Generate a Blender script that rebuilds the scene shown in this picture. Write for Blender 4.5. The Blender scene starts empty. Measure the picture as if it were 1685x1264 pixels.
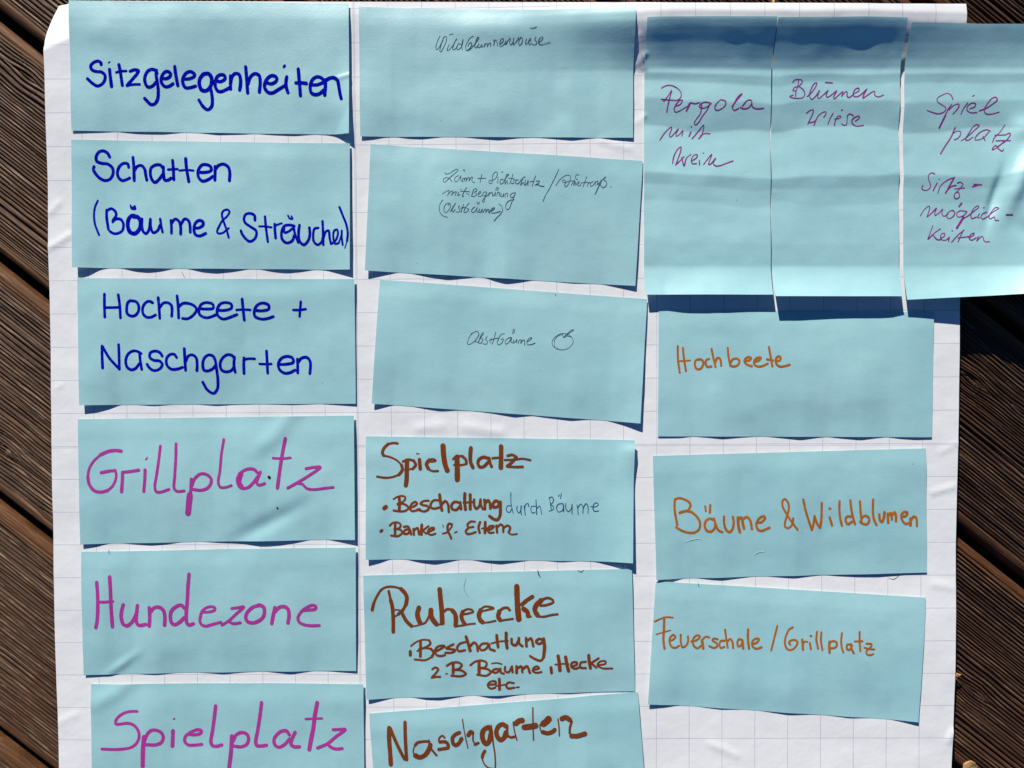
import bpy, bmesh, math, random
import numpy as np
from mathutils import Vector, Matrix, Euler

C = bpy.context.scene.collection
SC = bpy.context.scene

# ------------------------------------------------------------------ camera
CAM_LOC = np.array([0.11867059, -0.23744135, 0.57905335])
CAM_ROT = (-0.02865008, 0.00445036, -0.00408308)
FPX, CX, CY = 1266.0, 842.5, 632.0            # focal length and centre in photograph pixels
cam_data = bpy.data.cameras.new('camera')
cam = bpy.data.objects.new('camera', cam_data); C.objects.link(cam)
cam.location = CAM_LOC; cam.rotation_euler = CAM_ROT
cam_data.sensor_width = 36.0; cam_data.lens = FPX * 36.0 / 1685.0
cam_data.clip_start = 0.01; cam_data.clip_end = 100.0
SC.camera = cam

# ------------------------------------------------------------------ sky, sun, exposure
SUN_EL = math.radians(25.0)
SUN_AZ = math.atan2(-0.33, 1.0)                # clockwise from +Y
world = bpy.data.worlds.new('World'); SC.world = world; world.use_nodes = True
wn = world.node_tree
sky = wn.nodes.new('ShaderNodeTexSky'); sky.sky_type = 'NISHITA'; sky.sun_disc = False
sky.sun_elevation = SUN_EL; sky.sun_rotation = SUN_AZ
sky.air_density = 1.0; sky.dust_density = 0.0; sky.ozone_density = 10.0; sky.altitude = 900.0
wn.links.new(sky.outputs[0], wn.nodes['Background'].inputs[0])
wn.nodes['Background'].inputs[1].default_value = 0.05
sun_data = bpy.data.lights.new('sun', 'SUN'); sun_data.energy = 5.0; sun_data.angle = math.radians(0.5)
sun_data.color = (1.0, 0.95, 0.86)
sun = bpy.data.objects.new('sun', sun_data); C.objects.link(sun)
sd = Vector((math.sin(SUN_AZ) * math.cos(SUN_EL), math.cos(SUN_AZ) * math.cos(SUN_EL), math.sin(SUN_EL)))
sun.rotation_euler = (-sd).to_track_quat('-Z', 'Y').to_euler(); sun.location = (0, 2, 2)
SC.view_settings.view_transform = 'Standard'; SC.view_settings.look = 'None'
SC.view_settings.exposure = 0.35; SC.view_settings.gamma = 1.0

# ------------------------------------------------------------------ measuring: photograph pixel <-> place
def _rot(a, b, c):
    ca, sa, cb, sb, cc, sc = math.cos(a), math.sin(a), math.cos(b), math.sin(b), math.cos(c), math.sin(c)
    return (np.array([[cc, -sc, 0], [sc, cc, 0], [0, 0, 1]]) @ np.array([[cb, 0, sb], [0, 1, 0], [-sb, 0, cb]])
            @ np.array([[1, 0, 0], [0, ca, -sa], [0, sa, ca]]))
RM = _rot(*CAM_ROT)
U = 0.000452                                   # one photograph pixel on the sheet, in metres
def at(p, z=0.0):
    """point of height z seen at pixel p"""
    p = np.asarray(p, float)
    d = np.stack([p[..., 0] - CX, -(p[..., 1] - CY), np.full(p.shape[:-1], -FPX)], -1) @ RM.T
    t = (z - CAM_LOC[2]) / d[..., 2]
    return CAM_LOC[:2] + t[..., None] * d[..., :2]
def gpx(xy):
    """pixel coordinate of a point of the ground plane z = 0"""
    xy = np.asarray(xy, float)
    v = np.concatenate([xy, np.zeros(xy.shape[:-1] + (1,))], -1) - CAM_LOC
    v = v @ RM
    return np.stack([CX + v[..., 0] / -v[..., 2] * FPX, CY - v[..., 1] / -v[..., 2] * FPX], -1)

# ------------------------------------------------------------------ helpers
def tag(o, label=None, cat=None, group=None, kind=None):
    for k, v in (('label', label), ('category', cat), ('group', group), ('kind', kind)):
        if v: o[k] = v
    return o
def mesh_obj(name, verts, faces, mat, parent=None, origin=None, uv=None, smooth=True):
    verts = np.asarray(verts, float)
    if origin is not None: verts = verts - np.asarray(origin, float)
    me = bpy.data.meshes.new(name)
    faces = np.asarray(faces)
    n, k = faces.shape
    me.vertices.add(len(verts)); me.vertices.foreach_set('co', verts.astype(np.float32).ravel())
    me.loops.add(n * k); me.loops.foreach_set('vertex_index', faces.astype(np.int32).ravel())
    me.polygons.add(n); me.polygons.foreach_set('loop_start', np.arange(0, n * k, k, dtype=np.int32))
    me.polygons.foreach_set('loop_total', np.full(n, k, dtype=np.int32))
    me.update(calc_edges=True)
    me.polygons.foreach_set('use_smooth', np.full(n, smooth))
    if uv is not None:
        l = me.uv_layers.new(name='UVMap'); l.data.foreach_set('uv', np.asarray(uv)[faces.ravel()].astype(np.float32).ravel())
    me.validate()
    o = bpy.data.objects.new(name, me); C.objects.link(o)
    if mat: me.materials.append(mat)
    if parent is not None: o.parent = parent
    if origin is not None and parent is None: o.location = origin
    return o
def paper_obj(name, verts, nu, nv, th, mat, origin, uv=None):
    """a sheet of real thickness with crisp cut edges: face, back and a rim of its own"""
    v = np.asarray(verts, float); n = len(v); i = np.arange(n).reshape(nv, nu)
    loop = np.concatenate([i[0, :-1], i[:-1, -1], i[-1, :0:-1], i[:0:-1, 0]])
    low = v - np.array([0, 0, th]); m = len(loop)
    V = np.concatenate([v, low, v[loop], low[loop]]); f = grid_faces(nu, nv)
    a = 2 * n + np.arange(m); c = 2 * n + np.roll(np.arange(m), -1)
    F = np.concatenate([f, f[:, ::-1] + n, np.stack([a, c, c + m, a + m], 1)])
    U_ = None if uv is None else np.concatenate([uv, uv, np.full((2 * m, 2), .5)])
    return mesh_obj(name, V, F, mat, origin=origin, uv=U_)
def grid_faces(nu, nv):
    i = np.arange(nu * nv).reshape(nv, nu)
    return np.stack([i[:-1, :-1], i[1:, :-1], i[1:, 1:], i[:-1, 1:]], -1).reshape(-1, 4)
_tabs = {}
def vnoise(x, y, seed=0):
    """smooth 2D value noise, about -1..1"""
    if seed not in _tabs: _tabs[seed] = np.random.RandomState(seed).rand(256, 256) * 2 - 1
    T = _tabs[seed]
    x = np.asarray(x, float); y = np.asarray(y, float)
    xi = np.floor(x).astype(int); yi = np.floor(y).astype(int); fx = x - xi; fy = y - yi
    fx = fx * fx * fx * (fx * (fx * 6 - 15) + 10); fy = fy * fy * fy * (fy * (fy * 6 - 15) + 10)
    a = T[xi % 256, yi % 256]; b = T[(xi + 1) % 256, yi % 256]; c = T[xi % 256, (yi + 1) % 256]; d = T[(xi + 1) % 256, (yi + 1) % 256]
    return (a * (1 - fx) + b * fx) * (1 - fy) + (c * (1 - fx) + d * fx) * fy
def curve1(knots, soft=4.0):
    """smoothed piecewise-linear function through knots"""
    k = np.array(knots, float); x0, x1 = k[0, 0], k[-1, 0]
    xs = np.linspace(x0, x1, 1200); ys = np.interp(xs, k[:, 0], k[:, 1])
    n = max(1, int(soft / (x1 - x0) * 1200)); ker = np.hanning(2 * n + 3); ker /= ker.sum()
    ys = np.convolve(np.pad(ys, n + 1, mode='edge'), ker, mode='valid')
    return lambda x: np.interp(x, xs, ys)
def sstep(a, b, x):
    t = np.clip((x - a) / (b - a), 0, 1); return t * t * (3 - 2 * t)

# ------------------------------------------------------------------ materials
class NT:
    def __init__(s, name):
        s.m = bpy.data.materials.new(name); s.m.use_nodes = True; s.t = s.m.node_tree
        s.b = s.t.nodes['Principled BSDF']
    def n(s, typ, **kw):
        x = s.t.nodes.new(typ)
        for k, v in kw.items():
            if k.startswith('_'): setattr(x, k[1:], v)
            else: x.inputs[k.replace('__', ' ')].default_value = v
        return x
    def l(s, a, b): s.t.links.new(a, b)
    def math(s, op, a, b=None, clamp=False):
        x = s.t.nodes.new('ShaderNodeMath'); x.operation = op; x.use_clamp = clamp
        for i, v in enumerate((a, b)):
            if v is None: continue
            if hasattr(v, 'links'): s.l(v, x.inputs[i])
            else: x.inputs[i].default_value = v
        return x.outputs[0]
    def mix(s, f, a, b, mode='MIX'):
        x = s.t.nodes.new('ShaderNodeMix'); x.data_type = 'RGBA'; x.blend_type = mode
        for i, v in ((0, f), (6, a), (7, b)):
            if hasattr(v, 'links'): s.l(v, x.inputs[i])
            else: x.inputs[i].default_value = v if i == 0 else (*v, 1)
        return x.outputs[2]
    def ramp(s, f, stops):
        x = s.t.nodes.new('ShaderNodeValToRGB'); e = x.color_ramp.elements
        while len(e) < len(stops): e.new(0.5)
        for el, (p, c) in zip(e, stops): el.position = p; el.color = (*c, 1) if len(c) == 3 else c
        s.l(f, x.inputs[0]); return x.outputs[0]
    def coords(s, scale=(1, 1, 1), rnd=True):
        tc = s.n('ShaderNodeTexCoord'); mp = s.n('ShaderNodeMapping'); mp.inputs['Scale'].default_value = scale
        v = tc.outputs['Object']
        if rnd:
            oi = s.n('ShaderNodeObjectInfo'); vm = s.n('ShaderNodeVectorMath', _operation='ADD')
            k = s.math('MULTIPLY', oi.outputs['Random'], 7.3); cb = s.n('ShaderNodeCombineXYZ')
            for i in range(3): s.l(k, cb.inputs[i])
            s.l(v, vm.inputs[0]); s.l(cb.outputs[0], vm.inputs[1]); v = vm.outputs[0]
        s.l(v, mp.inputs[0]); return mp.outputs[0]
    def noise(s, vec, scale, detail=4, rough=0.5):
        x = s.n('ShaderNodeTexNoise', Scale=scale, Detail=detail, Roughness=rough); s.l(vec, x.inputs['Vector']); return x.outputs[0]
    def bump(s, h, dist, strength=1.0, prev=None):
        x = s.n('ShaderNodeBump', Strength=strength, Distance=dist); s.l(h, x.inputs['Height'])
        if prev is not None: s.l(prev, x.inputs['Normal'])
        return x.outputs[0]

def card_material():
    t = NT('blue_card_paper'); v = t.coords()
    big = t.noise(v, 13, 3); mid = t.noise(v, 130, 5, 0.65); fine = t.noise(v, 1500, 3, 0.6)
    c = t.ramp(big, [(0.3, (0.325, 0.600, 0.640)), (0.7, (0.385, 0.660, 0.692))])
    c = t.mix(t.math('MULTIPLY', t.math('SUBTRACT', mid, 0.42, True), 0.9, True), c, (0.275, 0.545, 0.600))
    c = t.mix(t.math('MULTIPLY', t.math('SUBTRACT', fine, 0.5, True), 0.5, True), c, (0.42, 0.70, 0.73))
    vo = t.n('ShaderNodeTexVoronoi', Scale=55.0); t.l(v, vo.inputs['Vector'])
    wn_ = t.n('ShaderNodeTexWhiteNoise'); t.l(vo.outputs['Position'], wn_.inputs['Vector'])
    oi = t.n('ShaderNodeObjectInfo'); k = t.math('ADD', 0.975, t.math('MULTIPLY', oi.outputs['Random'], 0.06)); cc = t.n('ShaderNodeCombineColor')
    for q in range(3): t.l(k, cc.inputs[q])
    c = t.mix(1.0, c, cc.outputs[0], 'MULTIPLY')
    spot = t.math('MULTIPLY', t.math('LESS_THAN', vo.outputs['Distance'], 0.022), t.math('GREATER_THAN', wn_.outputs[0], 0.72))
    c = t.mix(spot, c, (0.10, 0.20, 0.22))
    t.l(c, t.b.inputs['Base Color'])
    t.b.inputs['Roughness'].default_value = 0.43; t.b.inputs['Specular IOR Level'].default_value = 1.0
    b1 = t.bump(t.noise(v, 38, 3, 0.5), 0.0014, 0.22)
    b2 = t.bump(t.noise(v, 620, 4, 0.7), 0.00016, 0.5, b1)
    fs = t.coords((1, 5, 1)); b3 = t.bump(t.noise(fs, 900, 3), 0.00006, 0.8, b2)
    t.l(b3, t.b.inputs['Normal']); return t.m

def sheet_material():
    t = NT('squared_white_paper')
    uv = t.n('ShaderNodeUVMap'); sep = t.n('ShaderNodeSeparateXYZ'); t.l(uv.outputs[0], sep.inputs[0])
    v = t.coords(rnd=False)
    def line(ch, w, off=0.0):
        a = t.math('ADD', ch, 0.5 + off); f = t.math('FRACT', a); d = t.math('ABSOLUTE', t.math('SUBTRACT', f, 0.5))
        return t.math('LESS_THAN', d, w)
    lv = t.math('MULTIPLY', line(sep.outputs[0], 0.0095), t.math('LESS_THAN', t.math('ABSOLUTE', t.math('SUBTRACT', sep.outputs[0], 4.5)), 13.0)); lh = line(sep.outputs[1], 0.0095)
    second = t.math('MULTIPLY', line(sep.outputs[0], 0.008, 0.035), t.math('LESS_THAN', t.math('ABSOLUTE', sep.outputs[0]), 0.3))
    second2 = t.math('MULTIPLY', line(sep.outputs[1], 0.008, -0.045), t.math('LESS_THAN', t.math('ABSOLUTE', t.math('SUBTRACT', sep.outputs[1], 12.0)), 0.3))
    lines = t.math('MAXIMUM', t.math('MAXIMUM', lv, lh), t.math('MAXIMUM', second, second2))
    fade = t.math('MULTIPLY', lines, t.math('ADD', t.math('MULTIPLY', t.noise(v, 60, 4), 0.6), 0.32), True)
    c = t.ramp(t.noise(v, 9, 4), [(0.3, (0.79, 0.795, 0.81)), (0.7, (0.83, 0.835, 0.845))])
    c = t.mix(t.math('MULTIPLY', t.math('SUBTRACT', t.noise(v, 260, 4, 0.7), 0.5, True), 0.5, True), c, (0.70, 0.70, 0.74))
    c = t.mix(fade, c, (0.33, 0.37, 0.50))
    t.l(c, t.b.inputs['Base Color']); t.b.inputs['Roughness'].default_value = 0.8; t.b.inputs['Specular IOR Level'].default_value = 0.2
    b1 = t.bump(t.noise(v, 32, 3, 0.5), 0.0018, 0.4)
    b2 = t.bump(t.noise(v, 300, 4, 0.6), 0.0002, 0.3, b1)
    t.l(b2, t.b.inputs['Normal']); return t.m

def ink(name, col, col2, scale=260):
    t = NT(name); v = t.coords(rnd=False)
    c = t.ramp(t.noise(v, scale, 4, 0.6), [(0.35, col), (0.68, col2)])
    thin = t.math('MULTIPLY', t.math('SUBTRACT', t.noise(v, 1700, 3, 0.7), 0.58, True), 1.5, True)      # dry fibres the ink missed
    c = t.mix(thin, c, (0.30, 0.56, 0.60))
    c = t.mix(t.math('MULTIPLY', t.math('SUBTRACT', t.noise(v, 90, 2, 0.5), 0.5, True), 0.9, True), c, tuple(q * .6 for q in col))
    t.l(c, t.b.inputs['Base Color']); t.b.inputs['Roughness'].default_value = 0.8
    t.b.inputs['Specular IOR Level'].default_value = 0.0
    t.l(t.bump(t.noise(v, 420, 4, 0.65), 0.0002, 0.5), t.b.inputs['Normal']); return t.m
def lin(r, g, b):
    f = lambda c: (c / 255 / 12.92) if c <= 10 else ((c / 255 + 0.055) / 1.055) ** 2.4
    return tuple(f(x) for x in (r, g, b))
INK = {
    'blue': ink('dark_blue_marker_ink', lin(0, 2, 150), lin(2, 10, 178)),
    'magenta': ink('magenta_marker_ink', lin(184, 48, 150), lin(158, 66, 148)),
    'brown': ink('brown_marker_ink', lin(132, 54, 18), lin(106, 66, 34)),
    'orange': ink('orange_brown_marker_ink', lin(186, 102, 16), lin(148, 98, 42)),
    'pen': ink('black_pen_ink', lin(54, 74, 90), lin(96, 122, 136)),
    'navy': ink('navy_pen_ink', lin(24, 58, 112), lin(50, 92, 132)),
    'violet': ink('violet_pen_ink', lin(160, 46, 138), lin(104, 56, 124)),
    'black': ink('black_ink_blot', lin(14, 26, 34), lin(26, 40, 48)),
}
CARD = card_material(); SHEET = sheet_material()
# ------------------------------------------------------------------ handwriting, traced pen stroke by pen stroke
# each entry: card key, x0, y0, scale, pen width, ink, strokes.   '#' parts words, ';' parts strokes, 'w12:' sets a width
TEXT = [
('sitz', 130, 80, 7.02, 31, 'blue', """
255,185 250,160 215,145 170,160 135,200 150,245 200,265 255,270 295,300 300,350 275,400 215,432 160,405 120,370 97,348;
352,240 358,300 375,438; w13:340,165 355,152; 460,185 475,260 500,425; w24:430,275 480,262 545,258;
590,262 640,245 685,255 670,290 620,350 555,425; w24:555,428 620,415 700,412;
900,285 880,250 835,240 790,265 760,330 765,400 800,445 850,430 885,390; 893,250 890,300 905,400 915,500 905,590 870,640 830,645 790,610 758,575;
965,345 1010,345 1050,320 1055,285 1015,262 975,285 950,340 955,400 1000,440 1050,430 1085,405; 1105,205 1115,290 1140,425;
1205,350 1260,350 1325,325 1335,300 1290,265 1240,280 1200,340 1200,400 1230,450 1285,450 1345,432;
w36:1430,300 1395,350 1390,420 1420,480 1470,485 1510,450 1532,380 1525,325 1490,288 1440,292; 1515,440 1530,510 1540,600 1530,670 1485,705 1430,665 1385,595;
1579,370 1634,380 1684,350 1679,310 1639,300 1599,320 1574,380 1574,440 1604,490 1644,495 1694,475 1739,450; 1749,315 1749,380 1749,465;
1749,400 1769,320 1809,285 1849,300 1864,350 1864,420 1854,478; 1924,210 1934,330 1947,510; 1949,410 1984,320 2034,288 2079,310 2092,380 2089,440 2082,500;
2169,395 2224,405 2279,370 2279,330 2234,310 2189,330 2149,390 2144,450 2184,505 2234,510 2304,470 2369,430; 2399,325 2389,390 2394,450 2412,505; w22:2364,210 2376,195;
2532,235 2539,330 2549,440 2556,540; 2504,395 2554,392 2624,400;
2674,415 2754,415 2829,375 2794,335 2744,325 2694,360 2669,440 2684,510 2729,530 2784,515 2824,480; 2844,360 2844,450 2836,535;
2844,370 2894,340 2944,335 2984,365 2999,430 3014,520 3027,575"""),
('schatten', 140, 250, 6.48, 27, 'blue', """
262,55 240,15 195,-10 150,0 118,50 125,100 180,122 240,130 290,170 298,230 265,290 210,305 150,275 100,215 88,185 95,158;
465,165 455,130 420,120 375,145 345,210 355,270 395,305 440,295 475,278; 510,58 518,150 523,305; 525,200 555,155 600,145 635,185 645,240 658,300;
830,170 800,140 750,140 705,170 695,230 715,300 745,325 790,290 825,240; 835,160 835,230 850,300 885,300 915,280; 932,90 940,180 945,295; w20:885,188 930,185 985,182;
1072,72 1080,170 1105,315; w18:1005,198 1080,192 1155,198; 1205,215 1270,218 1340,200 1340,160 1295,135 1245,140 1205,200 1210,270 1250,310 1310,295 1360,262;
1385,155 1385,230 1383,300; 1385,190 1420,145 1475,130 1525,160 1542,220 1538,305 #
w19:135,520 105,590 95,680 105,770 130,840 148,885; w24:230,620 230,700 248,825; w24:232,625 280,605 325,640 330,680 300,725 295,745; w24:295,740 330,715 380,720 408,770 395,840 340,870 300,868 262,845;
w36:540,690 500,680 465,715 455,790 480,855 530,870 580,820 590,740 560,695 520,690; w16:485,570 495,605 535,608 530,575; w16:505,595 520,585; w24:605,715 605,790 620,850 650,870 680,830 695,720;
w24:695,715 700,800 725,860 770,840 800,780; w22:800,715 810,780 825,855; w24:915,730 920,800 920,865; w24:920,760 960,715 1000,740 1018,800 1018,875; w24:1018,780 1060,715 1100,730 1118,790 1120,855;
w26:1165,810 1210,810 1255,780 1255,745 1215,730 1175,760 1160,820 1175,880 1220,895 1285,868 #
w19:1531,914 1511,839 1476,739 1461,689 1461,649 1486,621 1521,617 1539,639 1511,689 1466,729 1431,789 1408,844 1416,867 1466,864 1511,829 1531,814 #
w24:1811,729 1806,679 1766,657 1716,664 1694,709 1706,754 1766,799 1821,839 1826,889 1796,939 1751,954 1706,919 1671,869 1661,839; w22:1918,689 1926,789 1948,959; w18:1856,794 1916,794 1986,804;
w24:2021,769 2024,839 2031,919; w18:2024,789 2056,774 2096,761; w24:2231,789 2176,779 2126,789 2096,849 2101,929 2146,969 2206,949 2231,889; w22:2121,804 2126,859 2176,844 2206,819; w22:2221,789 2236,869 2271,964;
w17:2164,679 2181,709 2211,711 2201,687; w24:2286,779 2276,859 2286,949 2331,989 2376,949 2396,879 2391,809; w22:2486,809 2446,819 2431,889 2441,959 2481,989 2521,959 2536,909;
w22:2531,739 2536,839 2539,989; w20:2541,919 2566,849 2596,839 2606,909 2621,979; w18:2626,979 2666,949 2696,869 2686,829 2656,839 2646,909 2666,979 2706,969; w18:2736,839 2736,909 2746,989; w14:2706,964 2731,889;
w20:2712,589 2748,679 2786,779 2800,869 2792,949; w10:2792,949 2782,985 2768,1025"""),
('hochnasch', 150, 475, 8.425, 32, 'blue', """
183,75 183,240 188,395; 375,85 395,230 405,405; 190,262 290,262 395,258; 545,165 510,190 492,270 500,345 555,380 610,370 655,310 655,230 620,180 560,168;
850,195 810,175 760,190 715,260 720,350 770,395 830,395 890,365; 928,125 940,260 950,410; 950,260 1000,200 1060,195 1110,230 1120,310 1115,380;
1190,100 1205,240 1212,405; 1215,250 1270,205 1350,205 1430,240 1460,290 1420,360 1340,415 1265,412;
1504,276 1588,282 1690,270 1684,216 1600,192 1528,216 1492,288 1504,360 1588,402 1660,390 1732,360; 1768,300 1852,300 1942,270 1942,216 1876,192 1792,210 1747,288 1756,372 1828,420 1924,396 2020,358;
2092,144 2104,276 2122,434; w26:2014,294 2104,288 2206,294; 2278,300 2368,306 2458,282 2458,228 2380,198 2302,228 2260,312 2272,384 2356,420 2440,414 2524,386; w28:2905,180 2896,288 2888,384; w26:2800,294 2884,294 2974,282 #
150,795 150,900 158,1100; 155,800 250,960 385,1110; 380,775 385,900 390,1115; 690,900 640,870 575,865 510,910 478,1000 500,1090 560,1125 620,1100 665,1040; 670,900 680,1000 700,1120;
985,935 950,885 880,865 820,890 812,950 860,990 950,1005 985,1050 950,1110 870,1135 810,1100 775,1050; 1185,955 1150,910 1090,915 1045,970 1050,1060 1110,1115 1190,1115 1265,1090;
1290,830 1298,980 1308,1130; 1310,1010 1350,930 1410,920 1455,960 1468,1050 1465,1135;
1714,978 1690,936 1630,918 1570,960 1546,1044 1564,1128 1612,1140 1684,1110 1720,1068; 1720,990 1738,1116 1756,1272 1747,1392 1696,1450 1612,1404 1546,1296;
1984,960 1948,924 1888,915 1822,960 1786,1044 1810,1128 1876,1152 1948,1128 1978,1080; 1984,948 1978,1056 1996,1158; 2118,960 2114,1056 2118,1174; w28:2118,984 2176,970 2266,972; 2430,864 2438,1008 2446,1170; w26:2332,1042 2440,1046 2498,1042;
2602,1050 2704,1046 2800,1020 2788,960 2722,938 2644,960 2596,1032 2608,1116 2680,1170 2752,1164 2824,1128; 2860,978 2862,1068 2862,1164; 2866,1020 2920,960 2992,954 3034,1008 3038,1092 3030,1174"""),
('grill', 130, 710, 7.66, 35, 'magenta', """
w40:530,248 450,240 360,255 270,295; w28:270,295 180,380 125,480 110,570 ; w36:110,570 130,670 190,745 270,765 360,745; w28:360,745 420,690 460,610 468,540 455,495; 455,492 380,500 280,520; 548,515 545,620 535,760; 550,515 640,505 750,488;
832,485 828,600 815,755; w16:840,355 858,332; w30:1025,185 1005,350 975,560 955,690 970,755 1020,765 1130,730; w30:1222,155 1218,350 1205,560 1200,720 1240,755 1325,748;
w34:1415,600 1408,740 1400,790; w62:1396,800 1385,900 1378,980 1372,1030; w32:1420,680 1460,590 1530,535 1600,540 1660,590 1665,640 1620,710 1540,740 1440,730;
w28:1824,100 1794,280 1774,500 1754,640 1779,700 1839,705 1919,680; w32:2249,520 2209,480 2159,470 2089,485 2029,530 1999,600 2009,680 2059,715 2129,705 2199,640 2249,570; w58:2035,540 2012,600 2015,650 2042,695; w30:2284,510 2249,600 2239,650 2269,675 2339,655;
w36:2599,90 2569,240 2539,420 2514,600 2499,710; w26:2444,335 2559,340 2664,330; w30:2859,468 2949,452 3040,448 2889,560 2739,650 2629,712; w28:2739,650 2809,660 2869,715 2959,730 3089,715 3204,702"""),
('grill', 340, 710, 7.66, 34, 'black', "w34:785,575 793,586 # w22:890,964 895,972"),
('hunde', 140, 930, 8.425, 43, 'magenta', """
160,240 172,400 175,600 165,780 148,865; 340,165 350,350 360,600 378,855; w34:180,512 280,512 385,502; 528,550 505,640 500,730 530,820 580,840 640,800 690,720 720,640; 725,560 710,700 715,800 750,835 840,822;
888,590 895,720 888,845; 905,650 960,590 1030,585 1085,630 1105,720 1100,830; 1380,600 1330,555 1270,570 1200,630 1180,710 1200,800 1240,825 1310,790 1370,730; 1440,125 1425,300 1415,500 1400,700 1410,800 1440,830 1500,812;
w34:1631,650 1701,650 1791,625 1796,590 1751,575 1681,590 1621,640 1601,700 1591,780 1621,830 1671,845 1751,825 1881,790; w34:2031,600 2111,590 2198,577 2101,670 1991,770 1896,830; w34:1991,780 2051,810 2151,798;
2401,560 2331,580 2251,650 2226,720 2251,780 2321,800 2401,775 2466,720 2486,640 2471,580 2421,555 2391,558; 2631,590 2606,700 2586,810; 2636,640 2691,585 2761,575 2811,610 2826,700 2811,800;
w36:3021,625 3101,620 3191,605 3196,570 3151,555 3081,580 3001,640 2951,720 2961,780 3021,820 3121,838 3246,835"""),
('spielmag', 155, 1140, 7.66, 36, 'magenta', """
w32:540,235 470,235 380,255 300,310 270,360 275,395 330,395 420,385 490,405 550,470 565,560 530,640 460,690 360,710 250,715 95,710; w48:630,560 615,700 610,925; 635,600 670,520 720,475 790,475 850,510 870,570 840,630 780,655 660,655;
w42:992,480 990,560 985,670; w20:1000,330 1010,327; w34:1180,520 1260,530 1340,510 1350,480 1310,465 1220,495 1150,550 1140,610 1180,655 1260,660 1355,650; w38:1530,165 1515,300 1490,480 1470,620 1490,665 1540,675 1605,658;
w44:1735,545 1730,640 1720,780 1700,940; 1750,610 1790,530 1860,500 1920,520 1945,580 1920,650 1850,680 1760,672; w38:2108,125 2090,280 2060,470 2035,620 2050,665 2110,670 2170,660;
2460,530 2420,480 2360,485 2300,530 2265,590 2280,660 2330,685 2400,650 2460,580; w38:2530,500 2490,590 2480,650 2520,680 2585,680; w44:2810,125 2780,290 2760,450 2730,600 2710,715; w24:2665,330 2770,325 2870,322;
w34:3010,465 3090,462 3163,462 3050,550 2940,640 2815,695; w34:2940,645 2990,690 3050,708 3125,702"""),
('wild', 705, 40, 8.02, 9, 'pen', """
152,155 118,225 98,300 105,335 135,310 175,235 200,175 230,160 240,190 215,270 180,340 160,365 150,350 165,280 195,200; 275,265 250,320 245,345 280,330 310,290; 275,138 325,125;
310,300 350,230 375,190 365,200 330,280 320,330 345,330 380,290; 430,270 400,255 375,300 380,335 415,320 445,270 455,195 440,280 445,335; 590,155 550,180 510,240 490,300 500,345 540,320 570,270 565,240 540,250 520,290; 560,250 580,290 550,330 520,345;
590,290 640,220 665,175 650,170 625,230 610,290 625,310 650,285; 665,255 650,300 675,305 705,265 700,300 720,290; 740,260 735,295 750,260 775,255 775,295 800,250 820,250 820,290; 860,200 870,225 860,280; 860,230 890,205 905,240 910,280;
945,260 985,220 990,190 965,190 940,240 945,290 985,275 1010,250; 1020,215 1020,265 1050,210 1080,180 1070,240 1085,270 1110,240; 1125,180 1120,270 1150,240 1190,170; 1215,175 1190,220 1200,275 1235,240 1235,180 1210,170;
1290,190 1280,260 1310,250; 1310,240 1350,200 1345,180 1320,220 1330,265 1365,245; 1420,165 1400,200 1430,230 1415,265 1370,265; 1450,240 1500,200 1510,165 1475,175 1450,230 1470,265 1540,255 1605,235; 1345,50 1385,50 1425,32"""),
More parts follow.
